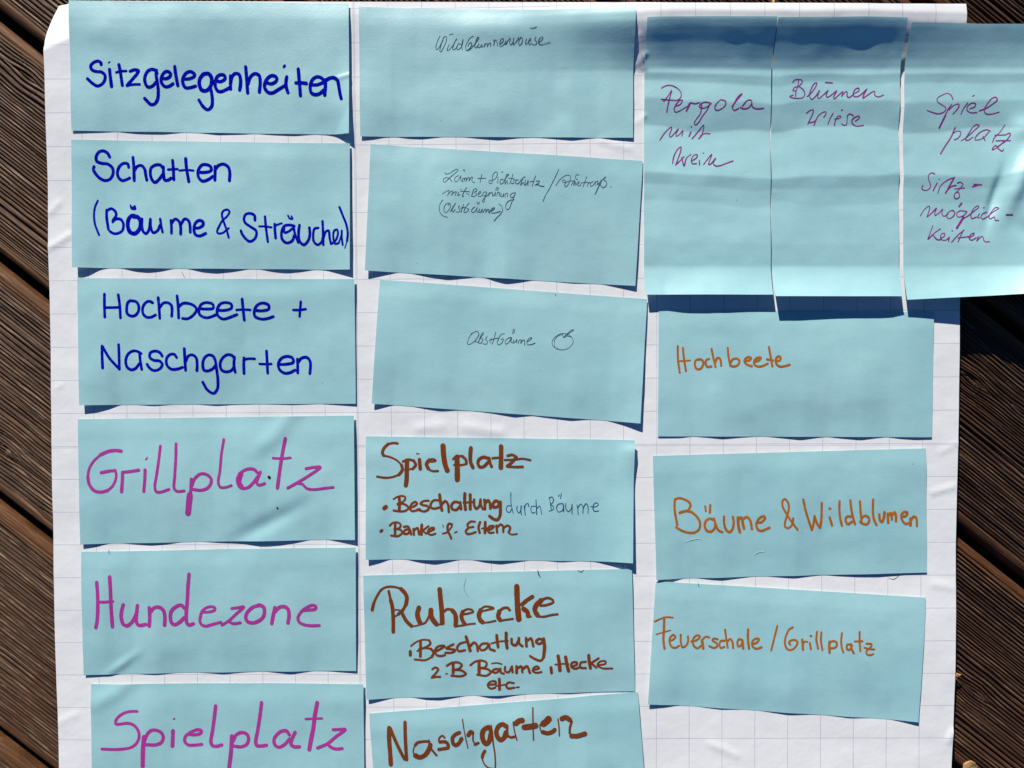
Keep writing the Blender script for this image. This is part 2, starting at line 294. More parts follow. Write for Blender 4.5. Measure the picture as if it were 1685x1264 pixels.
('laerm', 715, 270, 11.233, 12, 'pen', """
195,155 200,180 235,185 300,160 370,110 430,95 435,110 400,150 330,210 260,270 190,335 160,320 175,270 230,250 290,280 320,330; 440,210 380,250 370,300 395,330 440,290 490,215 480,280 510,325; 530,120 540,95; 550,135 560,105;
515,325 520,270 560,260; 540,325 560,270 590,255 580,320 610,260 640,245 640,310 670,250 700,240 690,310 720,340 740,335; 875,195 860,260 840,340; 800,265 870,262 945,262 #
1160,150 1130,145 1085,190 1070,260 1065,330 1040,360 1005,340 1020,300 1070,300 1120,270 1160,200 1155,150; 1175,240 1165,355; 1240,155 1265,140; 1270,290 1230,280 1210,330 1225,370 1260,350; 1260,360 1320,250 1370,190 1340,190 1310,280 1300,370 1340,310 1345,370;
1450,185 1420,280 1390,365; 1370,260 1460,265; 1500,290 1460,290 1470,330 1450,360 1420,355; 1550,290 1510,300 1500,360 1540,360; 1545,370 1620,270 1680,230 1640,250 1610,320 1590,390 1640,340 1660,390;
1679,290 1674,390 1714,350 1729,300 1724,400; 1869,215 1834,310 1804,410; 1759,330 1839,310; 1879,315 1939,310 1919,350 1859,385 1909,380 1959,405 2024,410; w10:2299,90 2229,240 2129,440 2039,600 2004,690 #
2244,400 2299,310 2389,230 2459,205 2509,225 2509,290 2469,380 2419,420 2404,390 2429,330 2389,290 2364,310 2379,335 2449,330 2509,310 2559,320 2529,390; 2559,330 2589,300 2569,390 2609,330 2609,395 2649,340 2679,320; 2669,205 2629,195 2604,230 2614,275 2649,285;
2669,340 2649,390 2689,400 2709,350; 2814,235 2779,330 2744,420; 2709,345 2829,335; 2839,340 2824,410; 2834,370 2869,335 2889,350; 2929,320 2879,360 2889,410 2939,380 2969,320 2969,390; 2969,340 3019,310 3009,380 3049,340;
w15:3079,290 3039,400 2999,490 2969,555; 3059,400 3089,310 3129,260 3164,235 3129,290 3179,330 3169,400 3109,435 3079,400; w17:3254,420 3260,421 #
145,550 210,510 270,485 240,580; 250,560 310,500 340,500 310,575 350,530 400,510 380,580; 440,520 430,580 470,560; 480,470 495,465; 590,435 550,500 515,600 540,590; 480,500 560,505 650,510; 590,540 640,570 #
w18:720,480 690,570; 670,590 720,600 780,560 740,520 780,490 770,455 720,470; 810,560 850,530 850,500 815,530 805,590 850,600 880,570; 960,510 910,520 890,570 920,590 960,540 960,510 940,600 905,700 885,690 900,650 960,590 1010,540; 1010,520 1000,590; 1010,560 1050,520 1060,540;
1075,530 1070,590 1110,560 1125,520 1120,590; 1130,490 1150,430 1170,440; 1160,490 1185,435; 1150,590 1165,530 1200,520 1190,590; 1230,540 1220,600 1260,590 1280,540 1275,600; 1300,610 1310,550 1350,540 1345,610;
1480,530 1430,540 1400,590 1430,620 1480,570 1500,520 1470,600 1420,720 1380,820 1340,840 1315,800 1330,720 1390,670 1470,655 #
155,660 110,720 90,800 100,890 150,950 235,985; 280,720 210,740 175,810 180,880 220,890 290,800 290,730 250,760; 290,880 320,830 360,760 390,720 350,790 320,870 350,880 380,840; 460,770 440,800 475,850 445,885 400,885; 540,740 510,820 490,890; 480,810 560,800;
640,720 590,780 550,850 545,890 600,880 630,830 600,820; 740,790 690,840 690,890 740,880 790,800 775,860 800,890; 785,735 790,700; 815,740 825,700; 830,830 815,880 850,890 880,830 880,890; 900,890 920,840 950,830 945,890 980,840 1000,835 1000,895; 1015,905 1030,850;
1040,870 1100,830 1105,805 1065,820 1040,880 1070,905 1140,895 1215,870; 1190,735 1240,780 1255,850 1220,920 1150,990 1100,1050"""),
('obst', 760, 530, 8.425, 9, 'pen', """
135,155 90,240 78,300 100,310 160,280 210,220 235,170 215,130 160,145 120,180; 180,270 205,275; 215,290 260,220 300,150 290,145 250,220 235,290 265,290 290,240 270,225; 350,200 330,240 355,270 340,305 290,300; 420,230 380,250 400,290;
470,140 445,230 420,305; 390,250 440,235 500,220; 590,160 545,170 510,230 490,290 510,315 560,280 575,230 540,240; 680,210 630,230 600,270 610,305 650,280 690,215 680,270 700,295; 700,160 715,95; 720,160 732,100; 720,240 710,285 745,270 760,235 760,285;
780,300 795,250 820,245 815,295 845,250 865,250 870,320; 900,270 950,245 970,215 940,220 905,260 910,310 960,310 1015,290 #
w8:1330,370 1270,340 1250,290 1270,230 1320,185 1380,160 1450,165 1510,200 1545,260 1520,320 1450,375 1370,385 1310,370; w8:1285,350 1285,250 1330,195 1390,170; 1395,165 1410,215 1440,200 1490,150 1550,110 1530,105 1470,150 1410,210; w8:1440,190 1520,205"""),
('spielbr', 610, 725, 6.24, 26, 'brown', """
w24:275,30 240,25 180,35; w30:180,35 135,80 120,130 135,155; w18:135,155 200,170 270,205 315,250 ; w30:315,250 325,300 290,350; w20:290,350 220,375 150,382 65,370; w42:372,205 370,300 368,400 360,460; w22:330,215 380,195 440,205 ; w26:440,205 462,250 430,290; w16:430,290 350,300;
w34:500,195 508,290; w9:470,135 495,135; w18:580,215 640,215 668,205 640,190 600,195; w34:600,200 572,240 590,285; w20:590,290 630,312 690,312; w46:742,55 748,150 765,250 785,305; w48:885,170 888,280 888,400; w20:845,190 880,160 940,160; w26:940,160 978,200 980,235; w18:980,240 930,250 855,250;
w36:1028,75 1022,150 1025,220 1048,275; w30:1215,185 1160,170 1115,190 1100,230 1120,270 1160,265 1205,220; w30:1215,180 1225,230 1240,265; w42:1338,60 1338,160 1335,275; w20:1250,180 1300,175 1350,172; w22:1405,155 1450,145 1495,165 ; w28:1495,170 1440,230 1400,262; w22:1405,265 1480,270 1560,268; w18:1375,198 1460,195 1560,185 1640,200"""),
('spielbr', 615, 805, 7.66, 27, 'brown', """
w50:132,242 152,224; w22:250,125 290,100 350,85 395,100 390,135 340,175 300,195; w26:300,185 370,185 425,215 435,245 390,275 320,280 250,268; w34:320,100 325,180 320,265; 450,235 510,215 545,180 520,160 480,185 455,240 480,275 530,270 580,250;
690,145 630,150 590,180 620,200 680,215 690,250 640,280 590,270 550,255; 810,140 760,140 720,180 720,230 760,245 830,230; w36:830,70 840,160 858,265; w30:860,190 900,150 935,190 945,285; w30:1080,170 1020,160 980,200 990,250 1040,260 1090,210; w30:1090,165 1100,250;
w36:1148,55 1145,150 1155,255; w36:1215,70 1215,150 1215,250; w22:1130,170 1250,160; w30:1265,130 1265,200 1290,245 1330,210 1345,140; w30:1345,130 1350,200 1375,250; w32:1395,135 1400,190 1400,250; w32:1400,180 1440,140 1465,180 1470,240;
w34:1580,170 1540,145 1505,180 1510,225 1555,220 1590,180; w36:1595,160 1595,250 1590,330 1555,385 1510,375 1460,340 #
w34:88,533 103,519; w24:200,460 240,425 300,420 340,450 320,490 260,505; w26:260,500 330,510 360,545 310,590 220,585; w30:270,430 268,580; 380,475 430,470 450,500; 440,500 390,520 380,560 430,560 455,510 470,570; 500,500 505,575; 505,520 550,490 570,570;
w34:605,450 600,520 600,570; w22:690,465 630,510 620,520 660,560; w24:690,540 760,500 755,485 700,500 680,550 720,575 775,560 #
w28:985,445 950,435 930,470 935,530 960,580 975,620; w20:870,560 920,545 985,470; w11:872,450 876,475; w17:1020,548 1048,535 #
w26:1275,410 1220,410 1180,450 1195,480 1255,475; w26:1195,485 1160,530 1180,565 1230,560 1285,540; w28:1340,415 1320,480 1335,550; w34:1405,415 1400,550; w17:1360,495 1450,485; w26:1440,520 1500,490 1510,465 1460,470 1435,520 1460,550 1510,545;
w28:1545,460 1555,545; w26:1555,482 1595,446 1627,464 1632,537; w26:1641,482 1686,459 1718,482 1700,545; w20:1700,545 1732,570 1805,564"""),
('spielbr', 800, 805, 8.425, 10, 'navy', """
340,230 300,230 280,270 290,310 325,320 350,280; 342,50 345,200 375,335; 430,240 425,290 455,330 480,290 485,230 480,300 490,355; 525,230 535,300 540,360; 530,280 550,210 580,200 590,240; 680,235 630,240 620,290 640,330 675,320; 690,145 695,250 700,350; 700,270 740,235 760,290 770,350 #
880,130 890,200 905,290; 870,120 910,110 935,150 910,200 890,210 930,240 930,280 870,305; 1050,200 1000,210 975,260 1000,315 1050,300 1075,230 1060,200; 1070,220 1075,310; 1000,100 1015,80; 1030,130 1042,60; 1105,195 1105,270 1140,310 1180,270 1190,210 1190,340;
1260,220 1270,280 1275,350; 1270,260 1310,205 1340,240 1340,330; 1345,260 1385,200 1410,240 1412,335; 1445,240 1510,245 1555,215 1535,190 1500,200 1480,260 1500,305 1560,300"""),
('ruhe', 600, 950, 9.36, 36, 'brown', """
w44:115,505 140,400; w34:140,400 190,290 260,190 340,150 450,148 560,175; w56:560,180 625,250 650,320 635,420 ; w44:635,420 590,500 520,565; w38:370,215 400,350 ; w52:400,350 425,450 435,560 440,650 440,840; w20:440,505 510,500 570,520; w22:470,600 530,570 580,540; w52:580,560 640,670 720,750; w22:720,755 800,745 860,725;
w68:835,470 812,560 830,650 855,705; w30:860,725 930,700 980,620 1000,560; w70:1020,505 1022,590 1055,660 1105,720; w66:1155,185 1170,350 1185,500 1195,700; w36:1220,530 1270,490 1340,500; w62:1350,510 1390,560 1405,640 1400,740; w26:1110,730 1180,720; w26:1400,755 1500,740 1600,722 1700,712;
w28:1520,570 1600,555 1670,530 1650,500 1580,490 1510,520; w54:1510,530 1490,600 1510,670 1545,720;
w28:1810,520 1895,500 1985,475 1923,453 1838,453 1781,500; w64:1785,505 1758,585 1781,660 1815,690; w24:1820,700 1912,690 2016,668; w36:2233,505 2205,472 2140,472 2085,508; w62:2072,525 2055,605 2085,655; w26:2085,668 2178,652 2282,638;
w78:2343,140 2348,330 2358,490 2372,640; w50:2584,297 2500,350 2424,415; w64:2445,485 2505,530 2515,590; w30:2515,598 2555,600; w32:2707,434 2801,425 2905,378 2886,340 2811,316 2716,350; w68:2716,355 2640,430 2620,510 2660,580; w28:2669,600 2763,604 2867,580 2971,566"""),
('ruhe', 660, 1035, 6.74, 23, 'brown', """
w34:102,250 102,290; w19:110,190 160,150 240,120 310,125 ; w24:310,125 325,160 280,200 200,225; w19:180,245 250,215 330,220 ; w28:330,220 360,260 340,310 ; w20:340,310 270,345 150,338; w28:215,135 215,220 212,305; 390,245 440,220 480,190 450,185 400,200 375,250 395,290 440,300 485,290;
580,170 520,200 500,215 560,225 600,235 570,260 490,265; 710,145 650,165 620,210 640,245 710,235; w32:720,85 740,150 765,240; w26:765,190 810,150 840,180 850,245; 960,160 900,165 870,200 890,235 940,220 970,170; w26:975,170 985,220 1035,240;
w30:1060,70 1065,130 1075,200; w32:1165,45 1165,130 1175,210; w16:1000,160 1080,140 1185,130; w26:1225,110 1230,165 1270,180 1300,130; w26:1305,100 1310,160 1345,190; w28:1385,100 1390,190; w26:1395,130 1440,105 1455,140 1465,190;
w26:1570,120 1530,110 1495,140 1530,165 1575,140; w34:1580,110 1590,200 1580,310 ; w24:1580,310 1550,350 1490,335 1430,300"""),
('ruhe', 700, 1070, 5.266, 18, 'brown', """
60,165 85,150 110,165 90,200 60,230; 55,238 90,232 128,230; w10:175,205 192,203; 185,135 230,110 290,108 315,130 290,160 250,170; 250,170 310,175 350,205 310,225 225,220; w24:240,120 240,195 #
390,130 430,100 490,90 530,110 520,145 470,155; 470,155 540,165 565,190 530,220 450,212; w26:465,100 465,200; 640,165 600,165 580,185 610,195 645,175; 650,160 655,195 680,203; w12:575,115 620,110 660,120; 690,145 690,180 720,190 745,150; 750,140 755,190;
w22:790,140 790,195; w20:795,160 830,140 840,190; w22:845,160 880,140 905,195; w16:940,170 985,155 970,140 940,150 930,180 960,195 1005,188; w24:1088,150 1092,195 #
w28:1150,50 1160,110 1165,175; w28:1215,60 1225,120 1240,180; w14:1125,125 1180,118 1240,120; 1270,140 1310,125 1310,105 1270,110 1265,145 1300,160 1330,150; 1390,100 1345,110 1345,150 1390,155; w26:1415,45 1420,100 1430,155; 1500,70 1430,115; 1440,115 1480,150;
w15:1500,130 1560,115 1560,95 1510,100 1490,130 1530,155 1620,158 # 550,300 610,290 605,270 560,275 540,305 565,332 605,325; w23:640,250 642,300 642,340; w12:610,310 690,298; 765,285 720,280 700,305 715,330 770,325; w14:790,322 810,320"""),
('nasch', 620, 1160, 8.868, 50, 'brown', """
w58:180,335 180,500 195,700 205,870; w46:195,340 270,520 350,690 405,790; w46:412,255 415,450 425,650 435,800; w38:760,535 680,535 590,555 560,590; w18:553,590 532,670 550,740; w64:565,740 620,765 700,735 765,640 780,585; w16:760,510 790,610; w30:800,650 870,735;
w26:990,480 960,450 910,485 905,520; w46:920,540 1000,540 1035,570 1045,615; w46:1035,630 970,640 905,650; w52:1205,405 1150,430 1105,480 1105,530; w52:1110,560 1150,590 1205,550 1235,495; w14:1250,210 1270,350 1300,500 1330,630; w56:1335,440 1370,395 1390,405; w22:1405,420 1405,520 1430,570; w34:1430,578 1482,555;
w64:1628,325 1565,360 1538,430 1558,530 1598,567 1638,530 1660,430; w56:1628,325 1655,350 1665,420; w20:1668,300 1688,430 1698,560 1723,720 1728,900 1715,960; w40:1576,672 1548,722 1538,765; w20:1536,775 1566,860 1626,915 1690,930;
w60:1883,312 1838,282 1783,305 1745,380 1760,465 1805,510 1855,478 1885,400; w32:1903,300 1903,400 1908,440; w32:1908,452 1958,472 2012,462; w18:1988,250 2008,380 2043,510; w68:2030,268 2078,232 2120,225;
w18:2276,40 2278,250 2286,510; w74:2150,325 2228,317 2315,302; w86:2430,275 2478,235 2505,205; w18:2378,290 2388,370 2408,400; w54:2420,395 2488,412 2558,392 2595,362; w18:2643,205 2658,330 2663,450; w64:2700,200 2758,182 2815,215; w30:2843,240 2818,330 2813,410; w62:2840,452 2928,452 3035,420"""),
('hochor', 1100, 560, 8.02, 24, 'orange', """
122,80 125,250 148,425; 190,100 205,250 230,405; w17:120,275 200,272 285,265; 395,250 360,265 348,320 370,375 415,380 455,330 455,275 420,250 385,255; 535,245 500,260 490,310 515,350 565,345; 568,115 590,220 620,350; 620,290 640,235 670,235 690,270 695,335;
782,100 790,200 808,300; 810,310 850,250 900,240 935,270 920,320 870,345 815,335; 1000,270 1060,265 1090,235 1055,220 1010,250 1015,300 1060,330 1100,340; 1130,285 1190,265 1220,230 1190,225 1140,255 1130,310 1180,345 1250,335 1310,305; 1325,90 1345,200 1370,340; 1300,250 1380,265;
1420,275 1470,260 1480,225 1450,210 1415,250 1425,310 1470,345 1530,340 1600,320"""),
('baeume', 1095, 805, 7.66, 25, 'orange', """
118,130 115,250 148,450; 118,130 170,112 240,130 300,165 315,210 290,260; w30:180,298 260,275 320,285; 320,280 390,340 435,420 425,500 370,545 290,548 200,520 135,480; w22:500,215 510,275; w24:565,200 560,295; 600,385 560,370 510,400 495,460 520,520 570,535 620,490 625,420; 610,370 640,460 670,520 715,540;
738,345 740,430 765,510 810,540 845,500 860,420 850,350; w32:915,360 918,450 938,540; w30:920,370 960,360 975,430 990,495; 985,370 1030,350 1070,400 1090,500; 1160,420 1210,415 1255,360 1235,340 1180,370 1145,440 1160,500 1200,525 1310,485 #
w23:1665,510 1590,410 1520,300 1475,210 1480,140 1505,125 1545,170 1555,250 1530,340 1505,430 1510,475 1550,490 1600,440 1610,370 #
1738,130 1765,260 1810,410 1845,515; 1845,510 1870,420 1880,340; 1878,340 1910,430 1945,485; 1950,485 1965,380 1970,175; 2070,355 2100,455; w26:2068,241 2076,245; 2195,150 2192,250 2205,380 2225,460; 2340,345 2290,345 2270,390 2300,440 2350,410; 2330,140 2345,260 2370,380 2390,440;
2452,155 2460,280 2475,430; 2470,370 2510,335 2555,350 2570,390 2540,440 2490,435 2455,410; 2618,130 2615,250 2625,370 2660,450; w28:2695,320 2705,390 2730,410 2755,350 2760,290; w28:2802,310 2808,420; w26:2810,330 2840,300 2855,380; w26:2860,320 2890,290 2905,340 2905,400;
2975,345 3030,335 3050,295 3010,285 2975,320 2985,390 3030,435 3080,420; w32:3090,370 3088,450; 3095,390 3130,345 3160,360 3170,460"""),
('feuer', 1065, 1005, 8.425, 24, 'orange', """
w20:95,155 170,120 250,90 355,95; w28:235,100 232,250 225,400 240,525; w16:125,328 220,300 325,270; 310,420 360,400 390,360 360,335 320,370 310,440 340,500 390,515 440,485; 465,335 465,430 490,505 530,490 565,430 565,355; 610,425 680,410 730,360 700,340 650,370 630,430 650,490 700,520 750,480;
w34:760,410 775,520; w22:765,400 810,360 860,370; 975,395 920,385 905,410 960,450 970,490 930,515 860,490; 1070,415 1020,420 1000,470 1020,515 1070,500; 1080,265 1095,380 1115,510; 1110,430 1150,390 1180,430 1190,515; 1310,400 1270,395 1250,440 1260,490 1300,480 1315,430; w28:1320,410 1330,520;
w28:1398,260 1395,380 1410,520; 1460,460 1520,440 1550,390 1510,385 1460,420 1460,490 1510,525 1585,505 # 1804,210 1764,370 1719,550 #
2019,230 1969,260 1924,350 1909,450 1939,530 1989,545 2049,510 2084,440 2059,410 1999,410 1964,440 1984,470; w28:2149,400 2159,540; w20:2159,470 2179,430 2219,430; 2254,445 2269,530; w26:2267,348 2273,352; 2354,290 2344,400 2369,525; 2414,300 2409,420 2429,545;
w30:2529,430 2524,500 2529,580; 2529,440 2579,420 2624,440 2619,500 2569,520 2534,515; 2699,310 2689,420 2699,520 2719,575; 2819,470 2774,470 2769,530 2809,540 2839,480; 2824,460 2839,540 2864,590; 2944,295 2944,420 2954,555; w20:2879,425 2984,420;
w22:3039,455 3109,465 3099,500 3039,560 3049,605 3089,615 3134,600; w20:3009,510 3079,530 3149,535"""),
('pergola', 1075, 130, 7.9, 13, 'violet', """
105,120 160,90 230,85 310,120 360,180 355,240 310,275 240,275 105,265; 235,150 200,210 135,290; 240,155 200,300 175,430; 300,350 350,330 380,275 340,280 290,340 270,400 290,430 340,415 400,380 450,350; w18:430,415 460,360 480,310; 430,415 460,340 480,310 540,320 600,305;
740,310 680,300 620,320 600,360 640,380 700,360 750,315; 740,320 700,400 640,480 590,560 550,595 530,575 560,520 610,450 630,340; 880,265 830,310 800,370 820,405 880,390 935,340 940,290 890,270; 1020,360 1080,280 1150,200 1155,190 1110,220 1060,300 1030,370 1050,405 1110,380;
1160,350 1220,280 1270,275 1280,310 1240,370 1180,385 1130,370; 1280,310 1290,360 1340,385 1435,378 #
85,795 150,700 235,625 240,640 210,740 225,755 280,700 325,650 295,720 300,745 340,720 385,670 370,740; 490,690 465,745; 490,620 500,622; 505,775 570,700 655,600 625,740 590,775; 610,740 670,710 735,712 #
250,1100 270,1000 320,910 360,885 355,940 320,1040 290,1120; 300,1110 360,1050 400,1010; 370,1020 400,1130 430,1030 490,980; 510,1060 565,1020 570,985 530,990 495,1050 510,1100 560,1100; 600,1060 600,1115; 648,960 654,964; 655,1110 700,1050 760,980 720,1110 740,1110 800,1040; 810,1030 780,1100 810,1130 870,1125 950,1095 1035,1065"""),
('blumen', 1290, 120, 9.91, 16, 'violet', """
145,155 170,120 240,105 295,120 290,170 240,220; 240,115 225,220 195,300 190,380; 240,220 170,240 145,290 180,290; 240,220 310,270 340,340 310,400 220,415 120,400 95,385 150,360; 380,385 440,330 520,220 535,165 500,170 440,270 415,370 450,430 500,400 580,290;
575,290 550,400 570,415 640,360 720,285; 715,290 690,360 700,395 760,370 860,290 810,390 820,420 880,370 950,310 960,300 940,380; 945,380 1000,310 1030,310 1030,380 1060,400 1120,360 1140,340 1220,290 1220,250 1170,260 1130,330 1140,380 1200,385 1280,330 1350,265;
1350,265 1290,380 1290,410 1350,370 1440,310 1480,300 1480,360 1530,390 1625,360; w18:680,155 790,162 #
370,655 430,610 480,605 470,660 430,750 390,830; 400,815 490,795 510,780; 490,855 510,800 560,700 640,640 685,635 680,680 650,720; 800,660 750,750 715,840; 830,750 900,740 930,710 890,700 850,750 830,810 825,855; 1130,695 1080,670 1040,690 1030,760 1015,850 970,850 945,830; w18:940,605 952,605;
1165,785 1230,730 1225,705 1170,715 1110,770 1120,830 1180,865 1295,855"""),
('spielsitz', 1500, 140, 9.108, 14, 'violet', """
620,215 590,150 540,125 460,150 385,200 390,250 460,300 515,345 490,400 400,430 330,415 235,380; 600,290 550,360 510,440; w24:510,450 460,550 415,640; 560,370 640,300 710,285 700,340 620,435; 840,270 780,350 740,435; 915,165 940,155; 875,355 950,320 960,280 900,270 840,320 830,370 880,410 980,410;
1015,385 1110,350 1220,280 1285,220 1270,185 1210,195 1130,290 1090,370 1110,425 1180,435 1310,405 #
655,635 620,720; w18:650,650 580,800 500,920 435,1030; 620,730 680,690 735,700 730,750 690,800 640,820; 745,835 830,780 940,680 1010,610 985,590 930,620 860,720 810,820 850,825 920,780; 1185,690 1130,670 1040,700 960,780 950,820 1000,820 1080,790 1160,700; 1070,770 1100,830;
1400,595 1320,710 1240,790 1215,855; 1250,750 1330,750 1410,745; 1410,745 1470,720 1480,740 1420,830 1290,920; 1265,835 1380,832 1480,832; 1390,840 1290,930 1210,970 1215,950 1260,905 1300,950 1360,990 1380,960"""),
('spielsitz', 1500, 275, 9.03, 14, 'violet', """
345,100 300,85 260,110 250,170 275,240 280,300 220,345 155,325 165,275; 380,235 320,350; 406,182 411,176; 390,385 430,280 540,190 635,155; w20:635,155 570,270 505,385; 510,370 590,290 660,270; 680,235 730,225 765,255 740,290 690,350 640,400 635,450 670,470 710,440 700,380 660,370; 640,325 720,315 785,310; w17:905,290 980,270; w17:930,258 1040,262 #
130,725 190,630 260,580 270,600 230,740; 235,740 300,680 370,610 345,680 350,720; 350,720 410,680 460,625 450,690 480,730 540,700; 620,640 560,660 520,720 550,765 620,730 640,670 600,640; w26:743,538 707,583; 820,660 720,650 670,690 690,740 770,720 820,670; w28:770,745 720,830 673,905; 740,780 830,730;
830,730 920,660 1000,590 980,575 920,620 880,720 900,765 960,740; 1010,690 980,750 1010,750; 1072,602 1078,598; 1120,670 1060,690 1030,740 1060,770 1120,740; 1120,745 1220,660 1295,610 1250,600 1190,660 1150,750 1170,770 1230,740 1245,790 1290,790; w20:1410,708 1500,706 #
315,870 280,970 240,1075; 250,1070 340,980 425,920; 320,1010 350,1050 390,1080 430,1080; 430,1060 490,1020 490,985 450,990 430,1040 450,1080 520,1080 550,1050; 560,1040 550,1100; 600,942 608,948; 780,935 700,1000 595,1115; 760,960 720,1040 690,1110; 690,1050 790,1040 850,1030;
850,1050 920,1010 930,980 880,1000 860,1060 890,1085 960,1050; 990,1030 970,1095; 975,1090 1040,1030 1060,1040 1070,1080 1100,1110 1160,1105"""),
]
# ------------------------------------------------------------------ the lie of the paper sheet (heights in photograph pixels)
ZC = curve1([(0, 4), (300, 3), (650, 3), (820, 5), (900, 9), (970, 16), (1035, 26), (1080, 33), (1150, 33.5), (1420, 33.5), (1500, 29), (1600, 21), (1720, 19)], 30)
PR = curve1([(-20, .45), (5, .70), (18, .90), (32, 1.0), (46, .95), (60, .76), (76, .44), (90, .28), (106, .13), (118, .03), (130, 0), (2400, 0)], 1)
_prx = np.linspace(-20, 140, 800); _pry = np.interp(_prx, [-20, 5, 18, 32, 46, 56, 66, 78, 90, 104, 118, 130, 140], [.45, .72, .92, 1, .93, .81, .66, .475, .32, .155, .02, 0, 0])
_ker = np.hanning(51); _ker /= _ker.sum(); _pry = np.convolve(np.pad(_pry, 25, mode='edge'), _ker, mode='valid')
PR = lambda y: np.interp(y, _prx, _pry)
CREASES = [  # x0,y0,x1,y1, height, width : small pressed ridges in the sheet
    (74, 70, 112, 52, 1.4, 5), (78, 410, 118, 385, 1.6, 5), (80, 352, 100, 330, 1.0, 4), (1046, 62, 1060, 118, 1.6, 5), (1046, 110, 1062, 92, 1.4, 4),
    (1044, 205, 1062, 190, 1.2, 4), (1545, 745, 1578, 728, 1.0, 4), (1530, 812, 1572, 800, 1.3, 4), (1560, 1222, 1570, 1200, 1.8, 5), (90, 640, 105, 632, .8, 3),
    (1165, 1222, 1215, 1245, 1.2, 6), (985, 232, 1040, 246, 1.1, 5), (760, 702, 830, 712, 1.4, 9), (680, 705, 730, 700, 1.2, 9), (95, 1190, 130, 1172, .9, 6), (1533, 960, 1572, 968, .9, 6)]
def S(g, fold=True):
    x, y = g[..., 0], g[..., 1]
    z = ZC(x) * PR(y + 2.2 * vnoise(x / 70, x * 0 + .4, 41) + 0.3 * vnoise(x / 24, x * 0 + .7, 42))
    z = z + 1.5 * vnoise(x / 190, y / 150, 3) + 0.7 * vnoise(x / 75, y / 80, 4) + 0.22 * vnoise(x / 28, y / 26, 5)
    # top left corner hangs down over its diagonal fold
    d = ((118 - x) * 0.42 + (66 - y) * 0.91)
    if fold: z = z - 0.30 * np.maximum(d, 0) * sstep(0, 14, d) * sstep(230, 110, x) - 0.055 * np.maximum(26 - y, 0) * (x < 1000)
    for x0, y0, x1, y1, h, w in CREASES:
        dx, dy = x1 - x0, y1 - y0; L = math.hypot(dx, dy)
        a = ((x - x0) * dx + (y - y0) * dy) / L; b = (-(x - x0) * dy + (y - y0) * dx) / L
        z = z + h * np.exp(-(b / w) ** 2) * sstep(-w, w, a) * sstep(L + w, L - w, a)
    return z
def base_of(px, zf):
    """ground pixel of a point that is seen at px once lifted to height zf"""
    px = np.asarray(px, float); g = px.copy()
    for _ in range(6): g = px - (gpx(at(px, 0)) - gpx_lift(px, zf(g)))
    return g
def gpx_lift(px, zp):
    d = np.asarray(zp, float) * U
    p = np.asarray(px, float)
    v = np.stack([p[..., 0] - CX, -(p[..., 1] - CY), np.full(p.shape[:-1], -FPX)], -1) @ RM.T
    t = (d - CAM_LOC[2]) / v[..., 2]
    return gpx(CAM_LOC[:2] + t[..., None] * v[..., :2])

# ------------------------------------------------------------------ the squared sheet
xl = lambda y: np.interp(y, [0, 10, 50, 60, 80, 140, 230, 300, 400, 500, 600, 720, 850, 940, 1040, 1120, 1180, 1264, 2300], [84, 82, 72.5, 71.5, 72, 74, 76, 78, 79, 82, 84, 85, 87, 88, 90, 92, 95, 97, 122])
xr = lambda y: np.interp(y, [0, 200, 490, 700, 800, 900, 1000, 1100, 1200, 1264, 2300], [1578, 1579, 1580, 1577.5, 1575, 1573, 1573, 1572, 1569, 1566, 1535])
yt = lambda x: np.interp(x, [70, 82, 113, 170, 600, 840, 1260, 1590], [14, 11, 5, 1.5, 3, 3.5, 4.5, 6])
ys = np.concatenate([np.arange(0, 150, 2.5), np.arange(150, 1290, 5), np.arange(1290, 2160, 24)])
us = np.concatenate([np.linspace(0, .06, 26)[:-1], np.linspace(.06, .94, 250), np.linspace(.94, 1, 26)[1:]])
UU, YY = np.meshgrid(us, ys)
XX = xl(YY) * (1 - UU) + xr(YY) * UU
tops = yt(XX); YY2 = YY + tops * np.clip(1 - YY / 150, 0, 1)
G = np.stack([XX, YY2], -1)
top_base = base_of(np.stack([XX[0], tops[0]], -1), lambda g: S(g))       # edge of the lifted top is seen at the traced line
G[..., 1] += (top_base[:, 1] - G[0, :, 1])[None, :] * np.clip(1 - YY / 150, 0, 1)
XY = at(G, 0)
ZS = S(G) * U
verts = np.concatenate([XY, ZS[..., None]], -1).reshape(-1, 3)
du = np.interp(G[..., 0], [75, 135, 193, 250, 306, 362, 580], [.24, .19, .135, .10, .06, .04, 0]) * np.clip((620 - G[..., 1]) / 380, 0, 1)   # the print runs a little askew at the top left
uv = np.stack([XY[..., 0] / 0.025 + du, -XY[..., 1] / 0.025], -1).reshape(-1, 2)
sheet = paper_obj('flipchart_sheet', verts, len(us), len(ys), 0.00012, SHEET, (0.12, -0.4, 0.0), uv)
tag(sheet, 'large white squared flipchart sheet lying on the wooden deck under all the blue cards', 'paper sheet')

